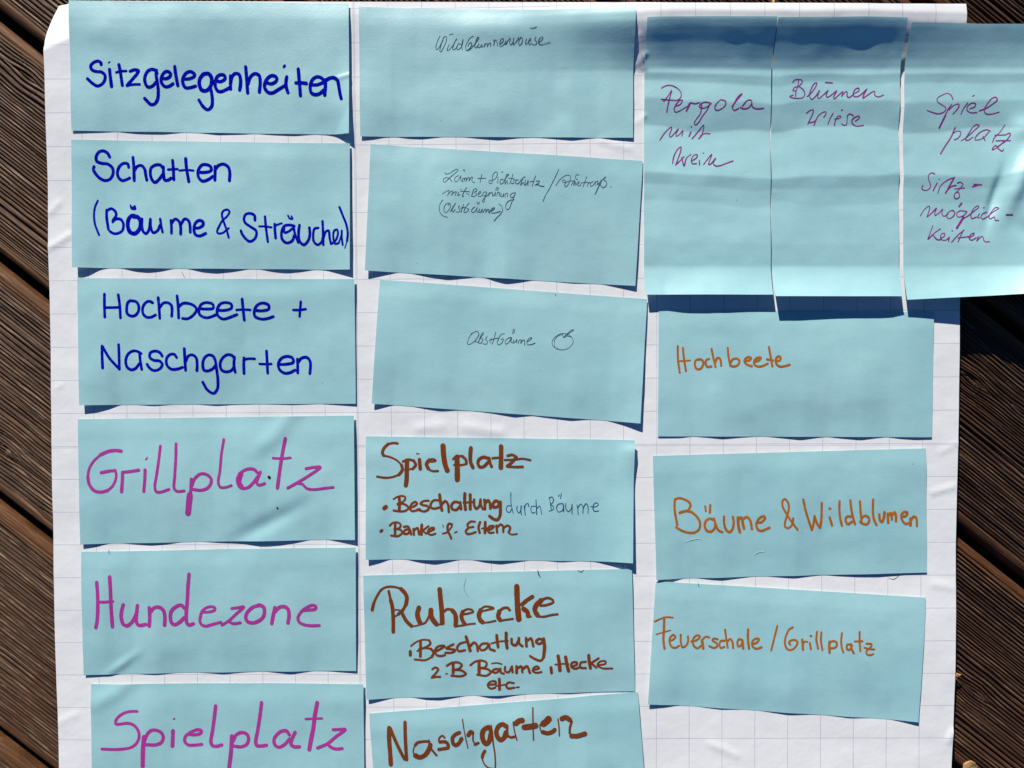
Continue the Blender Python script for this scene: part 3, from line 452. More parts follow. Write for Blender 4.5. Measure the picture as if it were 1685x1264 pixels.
# ------------------------------------------------------------------ the blue cards
def scal(bumps):     # shadow lengths along the lower edge -> edge heights
    k = np.array(bumps, float); f = curve1([(a, b * 0.466) for a, b in k], 0.02)
    return f
CARDS = {}
class Card:
    def __init__(s, key, corners, edge, label, right=3.0, corner=0.0, tall=None, raw=False, extra=None, seed=0, lift=1.3):
        s.key, s.edge, s.right, s.corner, s.tall, s.extra, s.seed, s.lift = key, scal(edge), right, corner, tall, extra, seed, lift
        c = np.array(corners, float)
        s.c = c
        if not raw:
            uvc = np.array([[0, 0], [1, 0], [1, 1], [0, 1]], float)
            for _ in range(5):
                z = s.zpx(uvc, s.c); s.c = base_of_fixed(c, z)
        n_u, n_v = (150, 80) if tall is None else (90, 190)
        Uu, Vv = np.meshgrid(np.linspace(0, 1, n_u), np.linspace(0, 1, n_v)); q = np.stack([Uu, Vv], -1)
        g = s.bil(q); xy = at(g, 0); z = s.zpx(q, g) * U
        v = np.concatenate([xy, z[..., None]], -1).reshape(-1, 3)
        mid = at(s.c.mean(0), 0)
        s.org = (mid[0], mid[1], 0.0)
        s.o = paper_obj('moderation_card', v, n_u, n_v, 0.00018, CARD, s.org)
        tag(s.o, label, 'card', 'blue cards laid out on the flipchart sheet')
        CARDS[key] = s
    def bil(s, q):
        u, v = q[..., :1], q[..., 1:]
        return (s.c[0] * (1 - u) + s.c[1] * u) * (1 - v) + (s.c[3] * (1 - u) + s.c[2] * u) * v
    def inv(s, g):
        q = np.full(g.shape, .5)
        for _ in range(8):
            f = s.bil(q) - g; e = 1e-4
            a = (s.bil(q + np.array([e, 0])) - s.bil(q)) / e; b = (s.bil(q + np.array([0, e])) - s.bil(q)) / e
            det = a[..., 0] * b[..., 1] - a[..., 1] * b[..., 0]
            q = q - np.stack([(f[..., 0] * b[..., 1] - f[..., 1] * b[..., 0]) / det, (a[..., 0] * f[..., 1] - a[..., 1] * f[..., 0]) / det], -1)
        return q
    def zpx(s, q, g):
        u, v = np.clip(q[..., 0], -.02, 1.02), np.clip(q[..., 1], -.02, 1.02)
        z = S(g, False) + 0.24
        if s.tall is None:
            gv = np.clip(v, 0, 2) ** s.lift
            z = z + s.edge(u) * gv
            z = z + s.right * 0.36 * sstep(.85, 1.0, u) * (1 - gv) * sstep(0, .02, v + .02) + s.corner * np.clip((u - .93) / .07, 0, 1) ** 1.5 * np.clip(1 - v / .42, 0, 1) ** 1.5
            ox = 37 * s.seed
            z = z + (1.1 * vnoise(u * 4 + ox, v * 2.0 + ox, 9) + .16 * vnoise(u * 12 + ox, v * 6, 10)) * sstep(1.0, .72, v) * sstep(0, .22, v) + 0.12 + .9 * sstep(1, .7, v) * sstep(0, .15, v)
            z = z + 2.6 * np.exp(-(v / .27) ** 2) * (.55 + .45 * vnoise(u * 4.3 + ox, v * 0 + ox, 14))      # top edge sprung up a little
            kn = np.random.RandomState(s.seed).rand(11) * 3.6; kn[-1] = .3; kn[0] = .5
            z = z + np.interp(u, np.linspace(0, 1, 11) + .02 * math.sin(s.seed), kn) * np.clip(4 * v * (1 - v), 0, 1)      # flat facets between upright bends
        else:
            y = g[..., 1]
            yw = y + (6 * vnoise(u * 2.6 + s.seed * 3.3, y / 70, 44) + (u - .5) * (5, -6, 3)[s.seed % 3]) * sstep(90, 150, y) * sstep(430, 380, y)
            z = z + s.tall(yw) + np.clip((y - 438) / 51, 0, 1.2) ** 1.35 * (s.edge(u) - 4.2 - 1.0 * 0)
            z = z + .12 * vnoise(u * 7 + s.seed * 11, y / 16, 12) + .5 * vnoise(u * 3 + s.seed * 7, y / 45, 13)
        if s.extra is not None: z = z + s.extra(u, v, g)
        return z
def base_of_fixed(px, zp):
    v = at(px, 0); lifted = gpx_lift(px, zp); return lifted
TALLP = curve1([(20, 4.2), (60, 4.4), (80, 4.7), (100, 5.2), (114, 6.0), (118, 6.6), (124, 7.2), (138, 5.6), (168, 6.4), (213, 0.9), (292, 5.6), (310, 3.2), (334, 2.2), (400, 4.2), (600, 4.2)], 2)

def crumple(u, v, g):          # the creased right edge of the play-ground card
    x, y = g[..., 0], g[..., 1]
    z = np.maximum(x - 1600, 0) ** 1.6 * 0.012 * sstep(110, 330, y) * 1.0
    z = z + 8.0 * np.exp(-((x - 1668 - (y - 300) * -.35) / 14) ** 2) * np.exp(-((y - 300) / 55) ** 2)
    z = z - 5.5 * np.exp(-((x - 1634 - (y - 320) * -.25) / 7) ** 2) * np.exp(-((y - 325) / 38) ** 2)
    z = z + 5.5 * np.exp(-((x - 1680) / 18) ** 2 - ((y - 215) / 18) ** 2) - 3.2 * np.exp(-((x - 1690) / 26) ** 2 - ((y - 372 - (x - 1660) * .6) / 16) ** 2)
    z = z + 7 * np.exp(-((x - 1700) / 30) ** 2) * sstep(400, 490, y)
    return z
def sitz_x(u, v, g):
    x, y = g[..., 0], g[..., 1]
    d = (x - 560) * .86 + (y - 205) * .45
    return 0.16 * np.maximum(d, 0) * sstep(150, 205, y) + 1.0 * np.exp(-(((y - 130) + (x - 560) * .27) / 3.0) ** 2) * sstep(545, 562, x) + 1.6 * np.exp(-((x - 190) / 60) ** 2 - ((y - 55) / 22) ** 2)
def wild_x(u, v, g):
    x, y = g[..., 0], g[..., 1]
    return 2.2 * np.exp(-((x - 985) / 55) ** 2 - ((y - 40) / 26) ** 2) + 1.6 * np.exp(-((x - 800) / 60) ** 2 - ((y - 50) / 20) ** 2)
def grill_x(u, v, g):
    x, y = g[..., 0], g[..., 1]
    a = (x - 450) * .8 + (y - 720) * .6
    return 2.4 * np.exp(-(a / 16) ** 2) * sstep(760, 720, y) - 3.0 * np.exp(-(((x - 440) * .45 + (y - 862) * .9) / 13) ** 2) * np.exp(-((x - 440) / 60) ** 2)
def hunde_x(u, v, g):
    x, y = g[..., 0], g[..., 1]
    return 2.0 * np.exp(-(((x - 190) * .55 - (y - 1100) * -.83) / 7) ** 2) * np.exp(-((x - 200) / 26) ** 2)
def mag_x(u, v, g):
    x, y = g[..., 0], g[..., 1]
    return 2.2 * np.exp(-(((x - 190) * .6 + (y - 1140) * .8) / 14) ** 2) * sstep(1180, 1140, y) * sstep(260, 200, x)
def spbr_x(u, v, g):
    return -4.0 * sstep(.93, 1, u) * sstep(.10, 0, v)

Card('sitz', [(113, .5), (574, 6), (574, 219), (117.5, 215)], [(0, 4), (.1, 2), (.16, 0), (.23, 3), (.33, 3.5), (.40, 0), (.46, .3), (.52, 3.5), (.6, 2), (.66, 0), (.72, 2), (.80, 3), (.87, 0), (.92, 1), (.965, 5), (1, 15)],
     'blue card reading Sitzgelegenheiten in dark blue marker, top of the left column', 5, extra=sitz_x, seed=1)
Card('schatten', [(117, 229.7), (575.5, 236), (575.5, 443.5), (118.3, 440)], [(0, 17), (.02, 17), (.05, 12), (.085, 4), (.12, 0), (.17, 0), (.22, 6), (.26, 7.7), (.31, 5), (.36, 0), (.41, 0), (.46, 6), (.51, 7.9), (.57, 5), (.63, 0), (.67, 0), (.72, 4.5), (.765, 6.3), (.82, 4), (.87, 0), (.91, 1), (.96, 8), (1, 14)],
     'blue card reading Schatten (Bäume & Sträucher) in dark blue marker', 5, seed=2)
Card('hochnasch', [(127, 457.8), (583.3, 459.3), (585.5, 664.5), (130, 667)], [(0, 16), (.05, 13), (.1, 7), (.14, 0), (.2, 0), (.26, 2.5), (.33, 0), (.42, 0), (.49, 3), (.55, 1), (.65, 0), (.77, 1.5), (.87, 0), (.95, 3), (1, 5)],
     'blue card reading Hochbeete + Naschgarten in dark blue marker', 5, seed=3)
Card('grill', [(128, 690), (582.5, 684), (584, 888.8), (132, 896)], [(0, 9), (.05, 6), (.1, 0), (.15, 0), (.2, 3), (.25, 5.5), (.3, 4), (.36, 0), (.44, 0), (.5, 3), (.57, 8), (.645, 11.5), (.72, 9), (.78, 5), (.83, 0), (.9, 0), (.95, 6), (1, 12)],
     'blue card reading Grillplatz in magenta marker with two dark ink dots', 5, extra=grill_x, seed=4)
Card('hunde', [(133.6, 908), (585.2, 901.2), (586, 1104.2), (137.6, 1111)], [(0, 6), (.05, 5), (.12, 0), (.19, 0), (.26, 3), (.34, 0), (.42, 0), (.51, 4), (.58, 1), (.66, 0), (.755, 6), (.84, 0), (.9, 1), (.96, 4), (1, 6)],
     'blue card reading Hundezone in magenta marker', 6, extra=hunde_x, seed=5)
Card('spielmag', [(150, 1125.8), (598, 1126), (600, 1331), (153, 1334)], [(0, 6), (.1, 0), (.2, 0), (.26, 4), (.4, 0), (.5, 4), (.62, 0), (.75, 4), (.88, 0), (1, 8)],
     'blue card reading Spielplatz in magenta marker, cut off at the bottom of the left column', 5, extra=mag_x, seed=6)
Card('wild', [(590.5, 11.2), (1046, 11.6), (1041.7, 226.6), (592.7, 224.3)], [(0, 6), (.04, 4.5), (.085, 1), (.13, 0), (.18, 3), (.225, 4), (.30, 0), (.38, 0), (.45, 3), (.505, 5), (.58, 1), (.64, 0), (.70, 2), (.775, 5), (.84, 1), (.87, 0), (.93, 4), (1, 6)],
     'blue card reading Wildblumenwiese in thin black pen', 2.2, extra=wild_x, seed=7)
Card('laerm', [(609.8, 237.2), (1057.8, 264.8), (1045.5, 470.5), (600.2, 445)], [(0, 14), (.06, 7), (.12, 0), (.17, 0), (.23, 5), (.3, 8.5), (.36, 4), (.41, 0), (.44, 0), (.48, 6), (.515, 9.5), (.57, 5), (.62, 0), (.7, 0), (.77, 1.5), (.84, 0), (.88, 0), (.94, 5), (1, 10)],
     'blue card with three lines of thin black pen beginning Lärm + Sichtschutz', 2.5, seed=8)
Card('obst', [(625.1, 460.2), (1065, 492.3), (1053.8, 697), (611.3, 664.4)], [(0, 12), (.04, 6), (.08, 0), (.15, 0), (.2, 3), (.25, 5), (.32, 1), (.38, 0), (.45, 2), (.53, 6), (.6, 1), (.66, 3), (.74, 5), (.8, 1), (.84, 0), (.88, 0), (.94, 7), (1, 17)],
     'blue card reading Obstbäume in thin black pen beside a small apple drawing', 3, seed=9)
Card('spielbr', [(602, 718), (1044.6, 725), (1041.7, 927), (601.8, 921.4)], [(0, 12), (.045, 7), (.09, 0), (.15, 0), (.2, 6), (.25, 9), (.31, 4), (.35, 0), (.4, 0), (.45, 5), (.5, 7.5), (.57, 3), (.61, 0), (.67, 0), (.73, 2.5), (.8, 0), (.86, 1), (.93, 10), (1, 23)],
     'blue card reading Spielplatz in brown marker above a list about Beschattung and Bänke', 0.5, corner=12, extra=spbr_x, seed=10)
Card('ruhe', [(597.6, 947.3), (1039.8, 936.4), (1045, 1137.4), (603, 1151.8)], [(0, 10), (.05, 5), (.1, 0), (.17, 0), (.22, 6), (.27, 7.5), (.33, 3), (.37, 0), (.41, 0), (.45, 5), (.49, 6.5), (.55, 2), (.6, 0), (.68, 0), (.75, 2.5), (.85, 1), (.93, 1.5), (1, 2)],
     'blue card reading Ruheecke in brown marker above three smaller lines', 3.5, seed=11)
Card('nasch', [(607.4, 1174.2), (1049.4, 1139), (1066, 1343), (622, 1379)], [(0, 7), (.1, 0), (.2, 0), (.26, 4), (.4, 0), (.5, 4), (.62, 0), (.75, 4), (.88, 0), (1, 8)],
     'blue card reading Naschgarten in broad brown marker, cut off at the bottom edge', 1, seed=12)
Card('hochor', [(1083.7, 511.5), (1536.7, 514), (1533.4, 719.6), (1082.4, 718.2)], [(0, 3.5), (.08, 3), (.13, 0), (.18, 2), (.235, 5), (.3, 2), (.36, 0), (.4, 0), (.46, 3), (.52, 6), (.58, 2), (.62, 0), (.67, 3), (.74, 6), (.8, 2), (.84, 0), (.88, 3), (.94, 5), (1, 4)],
     'blue card reading Hochbeete in orange marker, upper half shaded by the upright cards', 1.2, seed=13)
Card('baeume', [(1074, 750.4), (1523.6, 737.9), (1525.3, 942.2), (1080.4, 954.4)], [(0, 11), (.05, 7), (.1, 0), (.15, 0), (.2, 4), (.24, 6), (.3, 3), (.36, 0), (.41, 0), (.46, 3), (.51, 5.5), (.57, 2), (.62, 0), (.67, 3), (.75, 6), (.82, 7), (.92, 4), (1, 4)],
     'blue card reading Bäume & Wildblumen in orange marker', 1.2, seed=14)
Card('feuer', [(1079, 956.5), (1523.6, 983.5), (1511.4, 1188.8), (1066.2, 1159.4)], [(0, 10), (.06, 6), (.12, 0), (.18, 0), (.27, 3), (.35, 0), (.42, 0), (.52, 5), (.6, 1), (.66, 0), (.75, 3), (.83, 0), (.9, 0), (.95, 4), (1, 9)],
     'blue card reading Feuerschale / Grillplatz in orange marker', 1.2, seed=15)
Card('pergola', [(1059.3, 43), (1267, 43), (1267, 486.2), (1059.3, 486)], [(0, 34), (.15, 31), (.3, 36), (.45, 40), (.6, 41), (.8, 37), (1, 36)],
     'upright blue card reading Pergola mit Wein in thin violet pen', tall=TALLP, raw=True, seed=16)
Card('blumen', [(1268.8, 44), (1477.3, 43.5), (1477.3, 489), (1268.8, 489.2)], [(0, 51), (.2, 49), (.4, 46), (.6, 43), (.9, 42), (1, 37)],
     'upright blue card reading Blumen Wiese in thin violet pen', tall=TALLP, raw=True, seed=17)
Card('spielsitz', [(1484.5, 50), (1693, 49), (1693, 485), (1484.5, 494.6)], [(0, 32), (.19, 37), (.4, 46), (.6, 48), (.9, 58), (1, 60)],
     'upright creased blue card reading Spielplatz Sitzmöglichkeiten in violet pen, overhanging the sheet', tall=TALLP, raw=True, extra=crumple, seed=18)

# ------------------------------------------------------------------ pen strokes laid on the cards
def spline(P, step):
    P = np.asarray(P, float)
    if len(P) == 2:
        n = max(2, int(np.linalg.norm(P[1] - P[0]) / step) + 1); t = np.linspace(0, 1, n)[:, None]; return P[0] * (1 - t) + P[1] * t
    E = np.vstack([2 * P[0] - P[1], P, 2 * P[-1] - P[-2]]); out = []
    for i in range(1, len(E) - 2):
        p0, p1, p2, p3 = E[i - 1:i + 3]
        t0 = 0; t1 = t0 + max(np.linalg.norm(p1 - p0), 1e-3) ** .5; t2 = t1 + max(np.linalg.norm(p2 - p1), 1e-3) ** .5; t3 = t2 + max(np.linalg.norm(p3 - p2), 1e-3) ** .5
        n = max(2, int(np.linalg.norm(p2 - p1) / step) + 1); t = np.linspace(t1, t2, n, endpoint=False)[:, None]
        A1 = (t1 - t) / (t1 - t0) * p0 + (t - t0) / (t1 - t0) * p1; A2 = (t2 - t) / (t2 - t1) * p1 + (t - t1) / (t2 - t1) * p2
        A3 = (t3 - t) / (t3 - t2) * p2 + (t - t2) / (t3 - t2) * p3
        B1 = (t2 - t) / (t2 - t0) * A1 + (t - t0) / (t2 - t0) * A2; B2 = (t3 - t) / (t3 - t1) * A2 + (t - t1) / (t3 - t1) * A3
        out.append((t2 - t) / (t2 - t1) * B1 + (t - t1) / (t2 - t1) * B2)
    out.append(P[-1:]); return np.vstack(out)
rng = np.random.RandomState(7)
def ribbon(P, w, z0):
    """round-ended ribbon round the pixel polyline P; returns pixel points, lifts (m) and quads"""
    step = 0.9 if w > 2 else 0.7
    Q = spline(P, step); n = len(Q)
    T = np.gradient(Q, axis=0); T /= np.maximum(np.linalg.norm(T, axis=1, keepdims=True), 1e-9); N = np.stack([-T[:, 1], T[:, 0]], 1)
    s = np.arange(n) * step
    ww = w * (1 + 0.07 * vnoise(s / 9 + rng.rand() * 90, 0 * s + .5, 21) + 0.05 * vnoise(s / 2.5 + rng.rand() * 90, 0 * s + .5, 22)) / 2
    if w < 2.2: ww *= 1 + 0.25 * vnoise(s / 14 + rng.rand() * 90, 0 * s + .3, 23)
    pts, lif = [], []
    k = 3
    for j in range(k):                                    # start cap
        a = math.pi / 2 * (j + .35) / (k + .35); pts.append((Q[0] - T[0] * ww[0] * math.cos(a) + N[0] * ww[0] * math.sin(a), Q[0] - T[0] * ww[0] * math.cos(a) - N[0] * ww[0] * math.sin(a)))
    for i in range(n): pts.append((Q[i] + N[i] * ww[i], Q[i] - N[i] * ww[i]))
    for j in reversed(range(k)):
        a = math.pi / 2 * (j + .35) / (k + .35); pts.append((Q[-1] + T[-1] * ww[-1] * math.cos(a) + N[-1] * ww[-1] * math.sin(a), Q[-1] + T[-1] * ww[-1] * math.cos(a) - N[-1] * ww[-1] * math.sin(a)))
    pts = np.array(pts); m = len(pts)
    lif = z0 + np.linspace(0, 1.6e-5, m)
    i = np.arange(m - 1) * 2
    return pts.reshape(-1, 2), np.repeat(lif, 2), np.stack([i, i + 1, i + 3, i + 2], 1)
WK = dict(blue=1.25, magenta=1.18, brown=1.12, orange=1.22, pen=1.0, navy=1.2, violet=1.12, black=1.0)
for key, x0, y0, sc, w, col, data in TEXT:
    card = CARDS[key]
    for word in data.split('#'):
        PP, LL, FF, base, k = [], [], [], 0, 0
        for st in word.split(';'):
            st = st.strip()
            if not st: continue
            ww = w
            if st[0] == 'w': ww, st = st[1:].split(':'); ww = float(ww)
            ww *= WK[col]
            P = [tuple(float(c) for c in p.split(',')) for p in st.split()]
            P = np.array(P) / sc + np.array([x0, y0])
            p, l, f = ribbon(P, ww / sc, 0.00009 + k * 0.6e-5); k += 1
            PP.append(p); LL.append(l); FF.append(f + base); base += len(p)
        p = np.vstack(PP); l = np.concatenate(LL); f = np.vstack(FF)
        z = np.zeros(len(p))
        for _ in range(7):
            g = gpx_lift(p, z / U); z = card.zpx(card.inv(g), g) * U + l
        g = gpx_lift(p, z / U); xy = at(g, 0)
        v = np.concatenate([xy, z[:, None]], 1)
        q = card.inv(g); inside = (q[:, 0] > 0.001) & (q[:, 0] < .999) & (q[:, 1] < .999)
        f = f[inside[f].all(1)]
        mesh_obj('ink_spot' if col == 'black' else 'handwriting', v - np.array(card.org), f, INK[col], parent=card.o)

# ------------------------------------------------------------------ the deck: weathered ribbed planks with open joints
DZ = -0.0112; TH = math.radians(-38.56); NV = np.array([-math.sin(TH), math.cos(TH)]); TV = np.array([math.cos(TH), math.sin(TH)])
O0, PITCH, GAP = -0.14851, 0.14717, 0.0078
def deck_material():
    t = NT('weathered_deck_timber'); tc = t.n('ShaderNodeTexCoord'); oi = t.n('ShaderNodeObjectInfo')
    sep = t.n('ShaderNodeSeparateXYZ'); t.l(tc.outputs['Object'], sep.inputs[0])
    v = t.coords((8, 300, 8)); v2 = t.coords((40, 1000, 40)); v3 = t.coords((1, 1, 1))
    grain = t.noise(v, 1.0, 5, 0.6); fine = t.noise(v2, 1.0, 5, 0.65); patch = t.noise(v3, 14, 4, 0.55)
    c = t.ramp(grain, [(0.30, (0.028, 0.014, 0.007)), (0.46, (0.085, 0.048, 0.027)), (0.58, (0.175, 0.117, 0.078)), (0.72, (0.38, 0.305, 0.245))])
    c = t.mix(t.math('MULTIPLY', fine, 1.1, True), c, t.ramp(fine, [(0.40, (0.022, 0.011, 0.006)), (0.53, (0.095, 0.058, 0.036)), (0.65, (0.46, 0.37, 0.30))]))
    red = t.math('MULTIPLY', t.math('SUBTRACT', patch, 0.45, True), 2.6, True)
    c = t.mix(t.math('MULTIPLY', red, 0.55), c, (0.145, 0.068, 0.030))
    # rounded plank shoulders keep their brown stain
    W = PITCH - GAP
    e1 = t.math('SUBTRACT', 1.0, t.math('DIVIDE', t.math('SUBTRACT', W, sep.outputs[1]), 0.0125), True)
    e2 = t.math('SUBTRACT', 1.0, t.math('DIVIDE', sep.outputs[1], 0.010), True)
    e = t.math('MULTIPLY', t.math('MAXIMUM', t.math('MULTIPLY', e1, 2.6, True), t.math('MULTIPLY', e2, 1.6, True)), 0.8)
    brown = t.ramp(fine, [(0.3, (0.085, 0.036, 0.013)), (0.5, (0.175, 0.082, 0.030)), (0.75, (0.33, 0.20, 0.095))])
    c = t.mix(e, c, brown)
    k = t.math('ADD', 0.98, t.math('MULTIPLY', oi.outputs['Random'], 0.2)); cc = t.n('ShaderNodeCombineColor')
    end_tone = t.math('MULTIPLY', t.math('ADD', sep.outputs[0], 0.18), 2.0, True)       # boards greyer towards one end, browner and darker towards the other
    for i, q in enumerate((0.42, 0.50, 0.56)): t.l(t.math('MULTIPLY', t.math('MULTIPLY', k, (.84, .71, .61)[i]), t.math('SUBTRACT', 1.0, t.math('MULTIPLY', end_tone, q))), cc.inputs[i])
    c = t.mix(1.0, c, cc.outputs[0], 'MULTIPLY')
    t.l(c, t.b.inputs['Base Color']); t.b.inputs['Roughness'].default_value = 0.7; t.b.inputs['Specular IOR Level'].default_value = 0.3
    b = t.bump(fine, 0.0006, 0.9); b = t.bump(t.noise(v3, 900, 4, 0.7), 0.0003, 0.6, b)
    t.l(b, t.b.inputs['Normal']); return t.m
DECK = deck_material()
deck = bpy.data.objects.new('deck', None); C.objects.link(deck); deck['kind'] = 'structure'
KNOTS = []
for px, py, r, dark in [(45, 126, .0042, 1), (1600, 627, .0040, 1), (1606, 1140, .0034, 0), (1520, 1150, .004, 0), (6, 740, .004, 1), (83, 850, .0022, 1), (1679, 676, .002, 0), (860, -60, .005, 1), (-60, 1010, .004, 1), (1745, 900, .005, 1)]:
    p = at(np.array([px, py], float), DZ); KNOTS.append((float(p @ TV), float(p @ NV), r, dark))
def plank(k, l0, l1, dl, dw):
    w0 = O0 - (k + 1) * PITCH + GAP / 2; W = PITCH - GAP; R = 0.0055; TK = 0.024
    wj = np.concatenate([[0, 0, 0], R * (1 - np.cos(np.linspace(0, math.pi / 2, 9)[1:])), np.arange(R, W - R, dw)[1:], W - R * (1 - np.cos(np.linspace(math.pi / 2, 0, 9)))[:-1], [W, W, W]])
    d = np.minimum(wj, W - wj); zb = -(R - np.sqrt(np.maximum(R * R - np.maximum(R - d, 0) ** 2, 0)))
    zb[0] = -TK; zb[1] = -TK * .6; zb[2] = -R; zb[-1] = -TK; zb[-2] = -TK * .6; zb[-3] = -R
    ls = np.concatenate([np.arange(-1.5, l0, 0.05), np.arange(l0, l1, dl), np.arange(l1, 1.8, 0.05)])
    L, Wg = np.meshgrid(ls, wj); Z = np.repeat(zb[:, None], len(ls), 1)
    wr = Wg.copy(); dep = np.zeros_like(L)
    for kl, kn, r, dark in KNOTS:
        wl = kn - w0
        if -0.02 < wl < W + 0.02:
            a, b = (L - kl), (Wg - wl); wr = wr + np.sign(b) * -r * .9 * np.exp(-(a / (r * 3.2)) ** 2) * np.exp(-np.abs(b) / (r * 2.6))
            dep += -(0.0016 if dark else .0004) * np.exp(-(a / (r * .75)) ** 2 - (b / (r * .6)) ** 2)
    s = k * 13.7
    warp = 0.30 * vnoise(wr / 0.016 + s, L / 0.40 + s, 31) + .15 * vnoise(wr / .006 + s, L / .2, 32)
    ph = wr / 0.0027 + 1.6 * vnoise(wr / 0.021 + s, L * 0 + s, 33) + warp
    inner = sstep(0.004, 0.012, d)[:, None]
    shoulder = sstep(0.0, 0.0035, d)[:, None] * np.where(wj > W / 2, .25, .5)[:, None]
    mod = .75 + .3 * vnoise(wr / .009 + s, L / .12 + s, 34)
    pw = np.sin(2 * math.pi * ph) + .25 * np.sin(4 * math.pi * ph + 1)
    rid = np.where(pw > 0, .30 * pw, 1.3 * pw) * mod * 0.0016
    fine = vnoise(wr / 0.0011 + s, L / 0.06, 35) * .00045 + vnoise(wr / 0.0023 + s, L / .07, 36) * .00075 + vnoise(wr / .0011, L / .006, 37) * .00012
    edge_f = vnoise(wr / 0.0014 + s, L / 0.09, 38) * .00022
    live = (np.arange(len(wj)) > 2) & (np.arange(len(wj)) < len(wj) - 3)
    Z = Z + live[:, None] * ((rid + fine) * inner + (edge_f + fine * .5) * (1 - inner) * shoulder * 2 + dep * inner + 0.0006 * vnoise(L / .2, Wg / .08 + s, 39))
    v = np.stack([L, Wg, Z], -1).reshape(-1, 3)
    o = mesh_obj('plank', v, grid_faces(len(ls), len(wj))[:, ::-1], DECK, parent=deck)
    o.location = (NV[0] * w0, NV[1] * w0, DZ); o.rotation_euler = (0, 0, TH)
    return o
FRAME = [at(np.array(c, float), DZ) for c in ((-30, -30), (1715, -30), (1715, 1294), (-30, 1294))]
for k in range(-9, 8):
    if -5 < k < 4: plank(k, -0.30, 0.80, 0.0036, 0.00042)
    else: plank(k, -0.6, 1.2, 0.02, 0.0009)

def soil():
    t = NT('dark_soil'); v = t.coords(rnd=False)
    t.l(t.ramp(t.noise(v, 40, 6, .7), [(0.3, (0.02, 0.016, 0.012)), (0.7, (0.06, 0.048, 0.035))]), t.b.inputs['Base Color'])
    t.b.inputs['Roughness'].default_value = 1; t.l(t.bump(t.noise(v, 120, 5, .7), 0.01), t.b.inputs['Normal']); return t.m
gx = np.linspace(-4, 4, 41); GX, GY = np.meshgrid(gx, gx)
ground = mesh_obj('ground', np.stack([GX, GY, -0.14 + .01 * vnoise(GX * 3, GY * 3, 40)], -1).reshape(-1, 3), grid_faces(41, 41)[:, ::-1], soil())
ground['kind'] = 'structure'

# ------------------------------------------------------------------ small litter
def simple(name, col, rough=.7):
    t = NT(name); v = t.coords(rnd=False)
    t.l(t.ramp(t.noise(v, 900, 3), [(0.3, tuple(c * .6 for c in col)), (0.7, col)]), t.b.inputs['Base Color']); t.b.inputs['Roughness'].default_value = rough; return t.m
DARKF, PALEF, LEAF = simple('dark_fibre', (.03, .028, .022)), simple('pale_fibre', (.62, .74, .72)), simple('dead_leaf', (.62, .36, .13))
def fibre(pts, r, mat, label, card=None, lift=.00008):
    P = spline(np.array(pts, float), 1.0); z = np.zeros(len(P))
    for _ in range(6):
        g = gpx_lift(P, z / U); z = (card.zpx(card.inv(g), g) if card else S(g)) * U + lift
    xy = at(gpx_lift(P, z / U), 0); n = len(P); c = np.concatenate([xy, z[:, None]], 1)
    c[:, 2] += .0001 * np.sin(np.linspace(0, math.pi, n))
    T = np.gradient(c, axis=0); T /= np.linalg.norm(T, axis=1, keepdims=True); N = np.cross(T, [0, 0, 1]); N /= np.linalg.norm(N, axis=1, keepdims=True); B = np.cross(T, N)
    rr = r * np.sin(np.linspace(.15, math.pi - .15, n)) ** .5
    ring = np.stack([c + (N * math.cos(a) + B * math.sin(a)) * rr[:, None] for a in np.arange(6) * math.pi / 3], 1)
    v = ring.reshape(-1, 3); f = []
    for i in range(n - 1):
        for j in range(6): f.append((i * 6 + j, i * 6 + (j + 1) % 6, (i + 1) * 6 + (j + 1) % 6, (i + 1) * 6 + j))
    f = np.array(f); o = mesh_obj('plant_fibre', v, f, mat, origin=c[n // 2]); tag(o, label, 'fibre'); return o
K = CARDS
fibre([(766.9, 951), (765, 958.5), (763.5, 965), (764.5, 971.4), (767.7, 978.3), (772, 982)], .00009, DARKF, 'thin dark curved hair above the letter h on the Ruheecke card', K['ruhe'])
fibre([(885, 937.5), (886, 944), (889, 950)], .00042, DARKF, 'short dark thorn-like crumb at the top edge of the Ruheecke card', K['ruhe'])
fibre([(950, 938), (956, 941), (961, 937.5)], .00018, DARKF, 'tiny curled dark hair at the top right of the Ruheecke card', K['ruhe'])
fibre([(299, 447), (302, 453), (306, 461)], .00016, DARKF, 'thin dark twig between the Schatten and Hochbeete + Naschgarten cards')
fibre([(1125.7, 893.8), (1131.5, 890.5), (1140.7, 888), (1147, 887), (1155.7, 888.5)], .00014, PALEF, 'pale curved fibre below the B on the Bäume & Wildblumen card', K['baeume'])
fibre([(1239.7, 922), (1241, 914), (1247, 909.5), (1260, 907.5)], .00012, PALEF, 'pale hooked fibre in the lower middle of the Bäume & Wildblumen card', K['baeume'])
fibre([(1462, 951), (1470, 953), (1481, 946)], .00012, DARKF, 'thin dark hair below the right end of the Bäume & Wildblumen card')
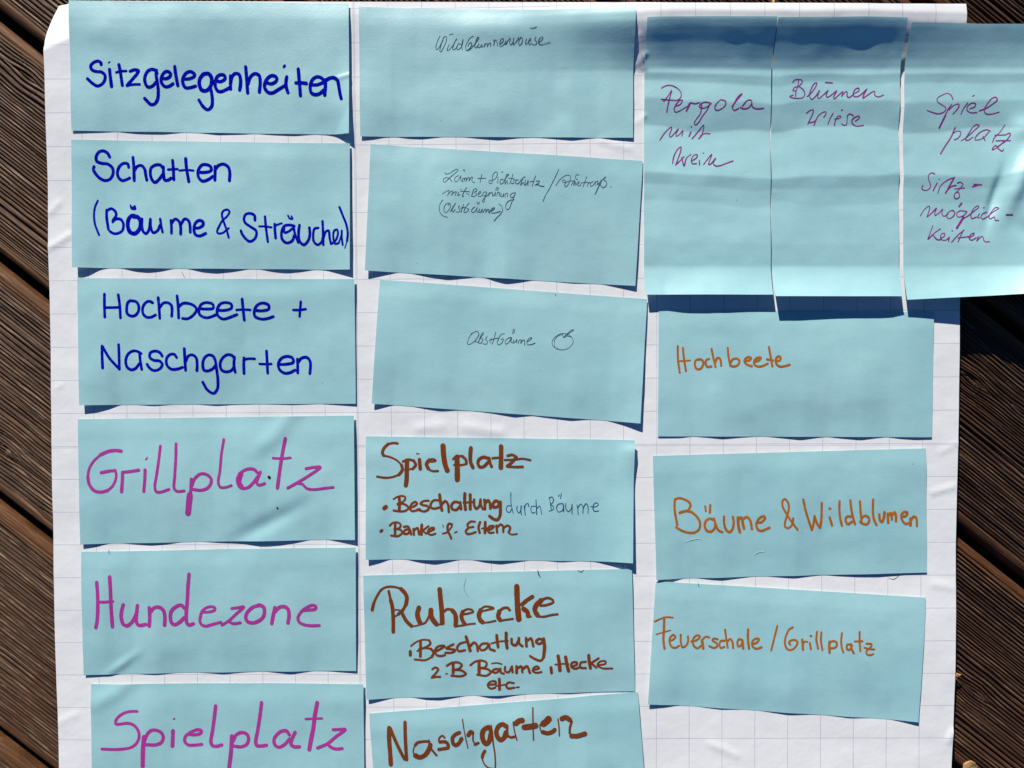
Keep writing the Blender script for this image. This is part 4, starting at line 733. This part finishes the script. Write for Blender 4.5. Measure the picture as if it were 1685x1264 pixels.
fibre([(1148.5, 959), (1149.5, 963.5), (1151, 967)], .00022, DARKF, 'tiny dark crumb at the top edge of the Feuerschale card', K['feuer'])
fibre([(179.5, 904), (179, 908.5), (181, 912)], .0002, DARKF, 'tiny dark crumb at the top edge of the Hundezone card', K['hunde'])
fibre([(913, 483.5), (914.5, 485.5), (915, 488)], .0002, DARKF, 'tiny dark crumb at the top edge of the Obstbäume card', K['obst'])
def leaf(pts, zs, label):
    p = np.array(pts, float); z = np.array(zs) ; xy = np.array([at(a, b) for a, b in zip(p, z)]); v = [(x, y, q) for (x, y), q in zip(xy, z)]
    c = np.mean(v, 0); bm = bmesh.new(); vs = [bm.verts.new(np.array(a) - c) for a in v]; m = bm.verts.new((0, 0, .0006))
    for i in range(len(vs)): bm.faces.new((vs[i], vs[(i + 1) % len(vs)], m))
    bmesh.ops.subdivide_edges(bm, edges=bm.edges[:], cuts=3, use_grid_fill=True)
    for w_ in bm.verts: w_.co.z += .0005 * math.sin(w_.co.x * 2600) * math.cos(w_.co.y * 2100)
    bmesh.ops.recalc_face_normals(bm, faces=bm.faces[:]); me = bpy.data.meshes.new('dry_leaf'); bm.to_mesh(me); bm.free()
    for q in me.polygons: q.use_smooth = True
    me.materials.append(LEAF); o = bpy.data.objects.new('dry_leaf', me); C.objects.link(o); o.location = c
    s = o.modifiers.new('thickness', 'SOLIDIFY'); s.thickness = .0002; tag(o, label, 'leaf'); return o
leaf([(1562, 1104), (1576, 1108), (1583, 1110.5), (1577, 1113), (1573, 1119), (1562, 1118)], [-.006, -.0055, -.006, -.0055, -.006, -.007], 'small orange dry leaf tip sticking out under the right edge of the sheet')
leaf([(1585, 1257), (1592, 1253), (1598, 1251.5), (1604, 1255), (1611, 1264), (1600, 1272), (1584, 1272)], [-.0085, -.0075, -.006, -.0065, -.0085, -.008, -.009], 'golden dry leaf on the deck at the bottom right beside the sheet')
leaf([(1266, -6), (1270, -1), (1271.5, 4.5), (1274, 4), (1275, -2), (1279, -7)], [-.002, .0105, .0115, .0115, .0105, -.002], 'brown dry scrap poking up at the top edge of the sheet')
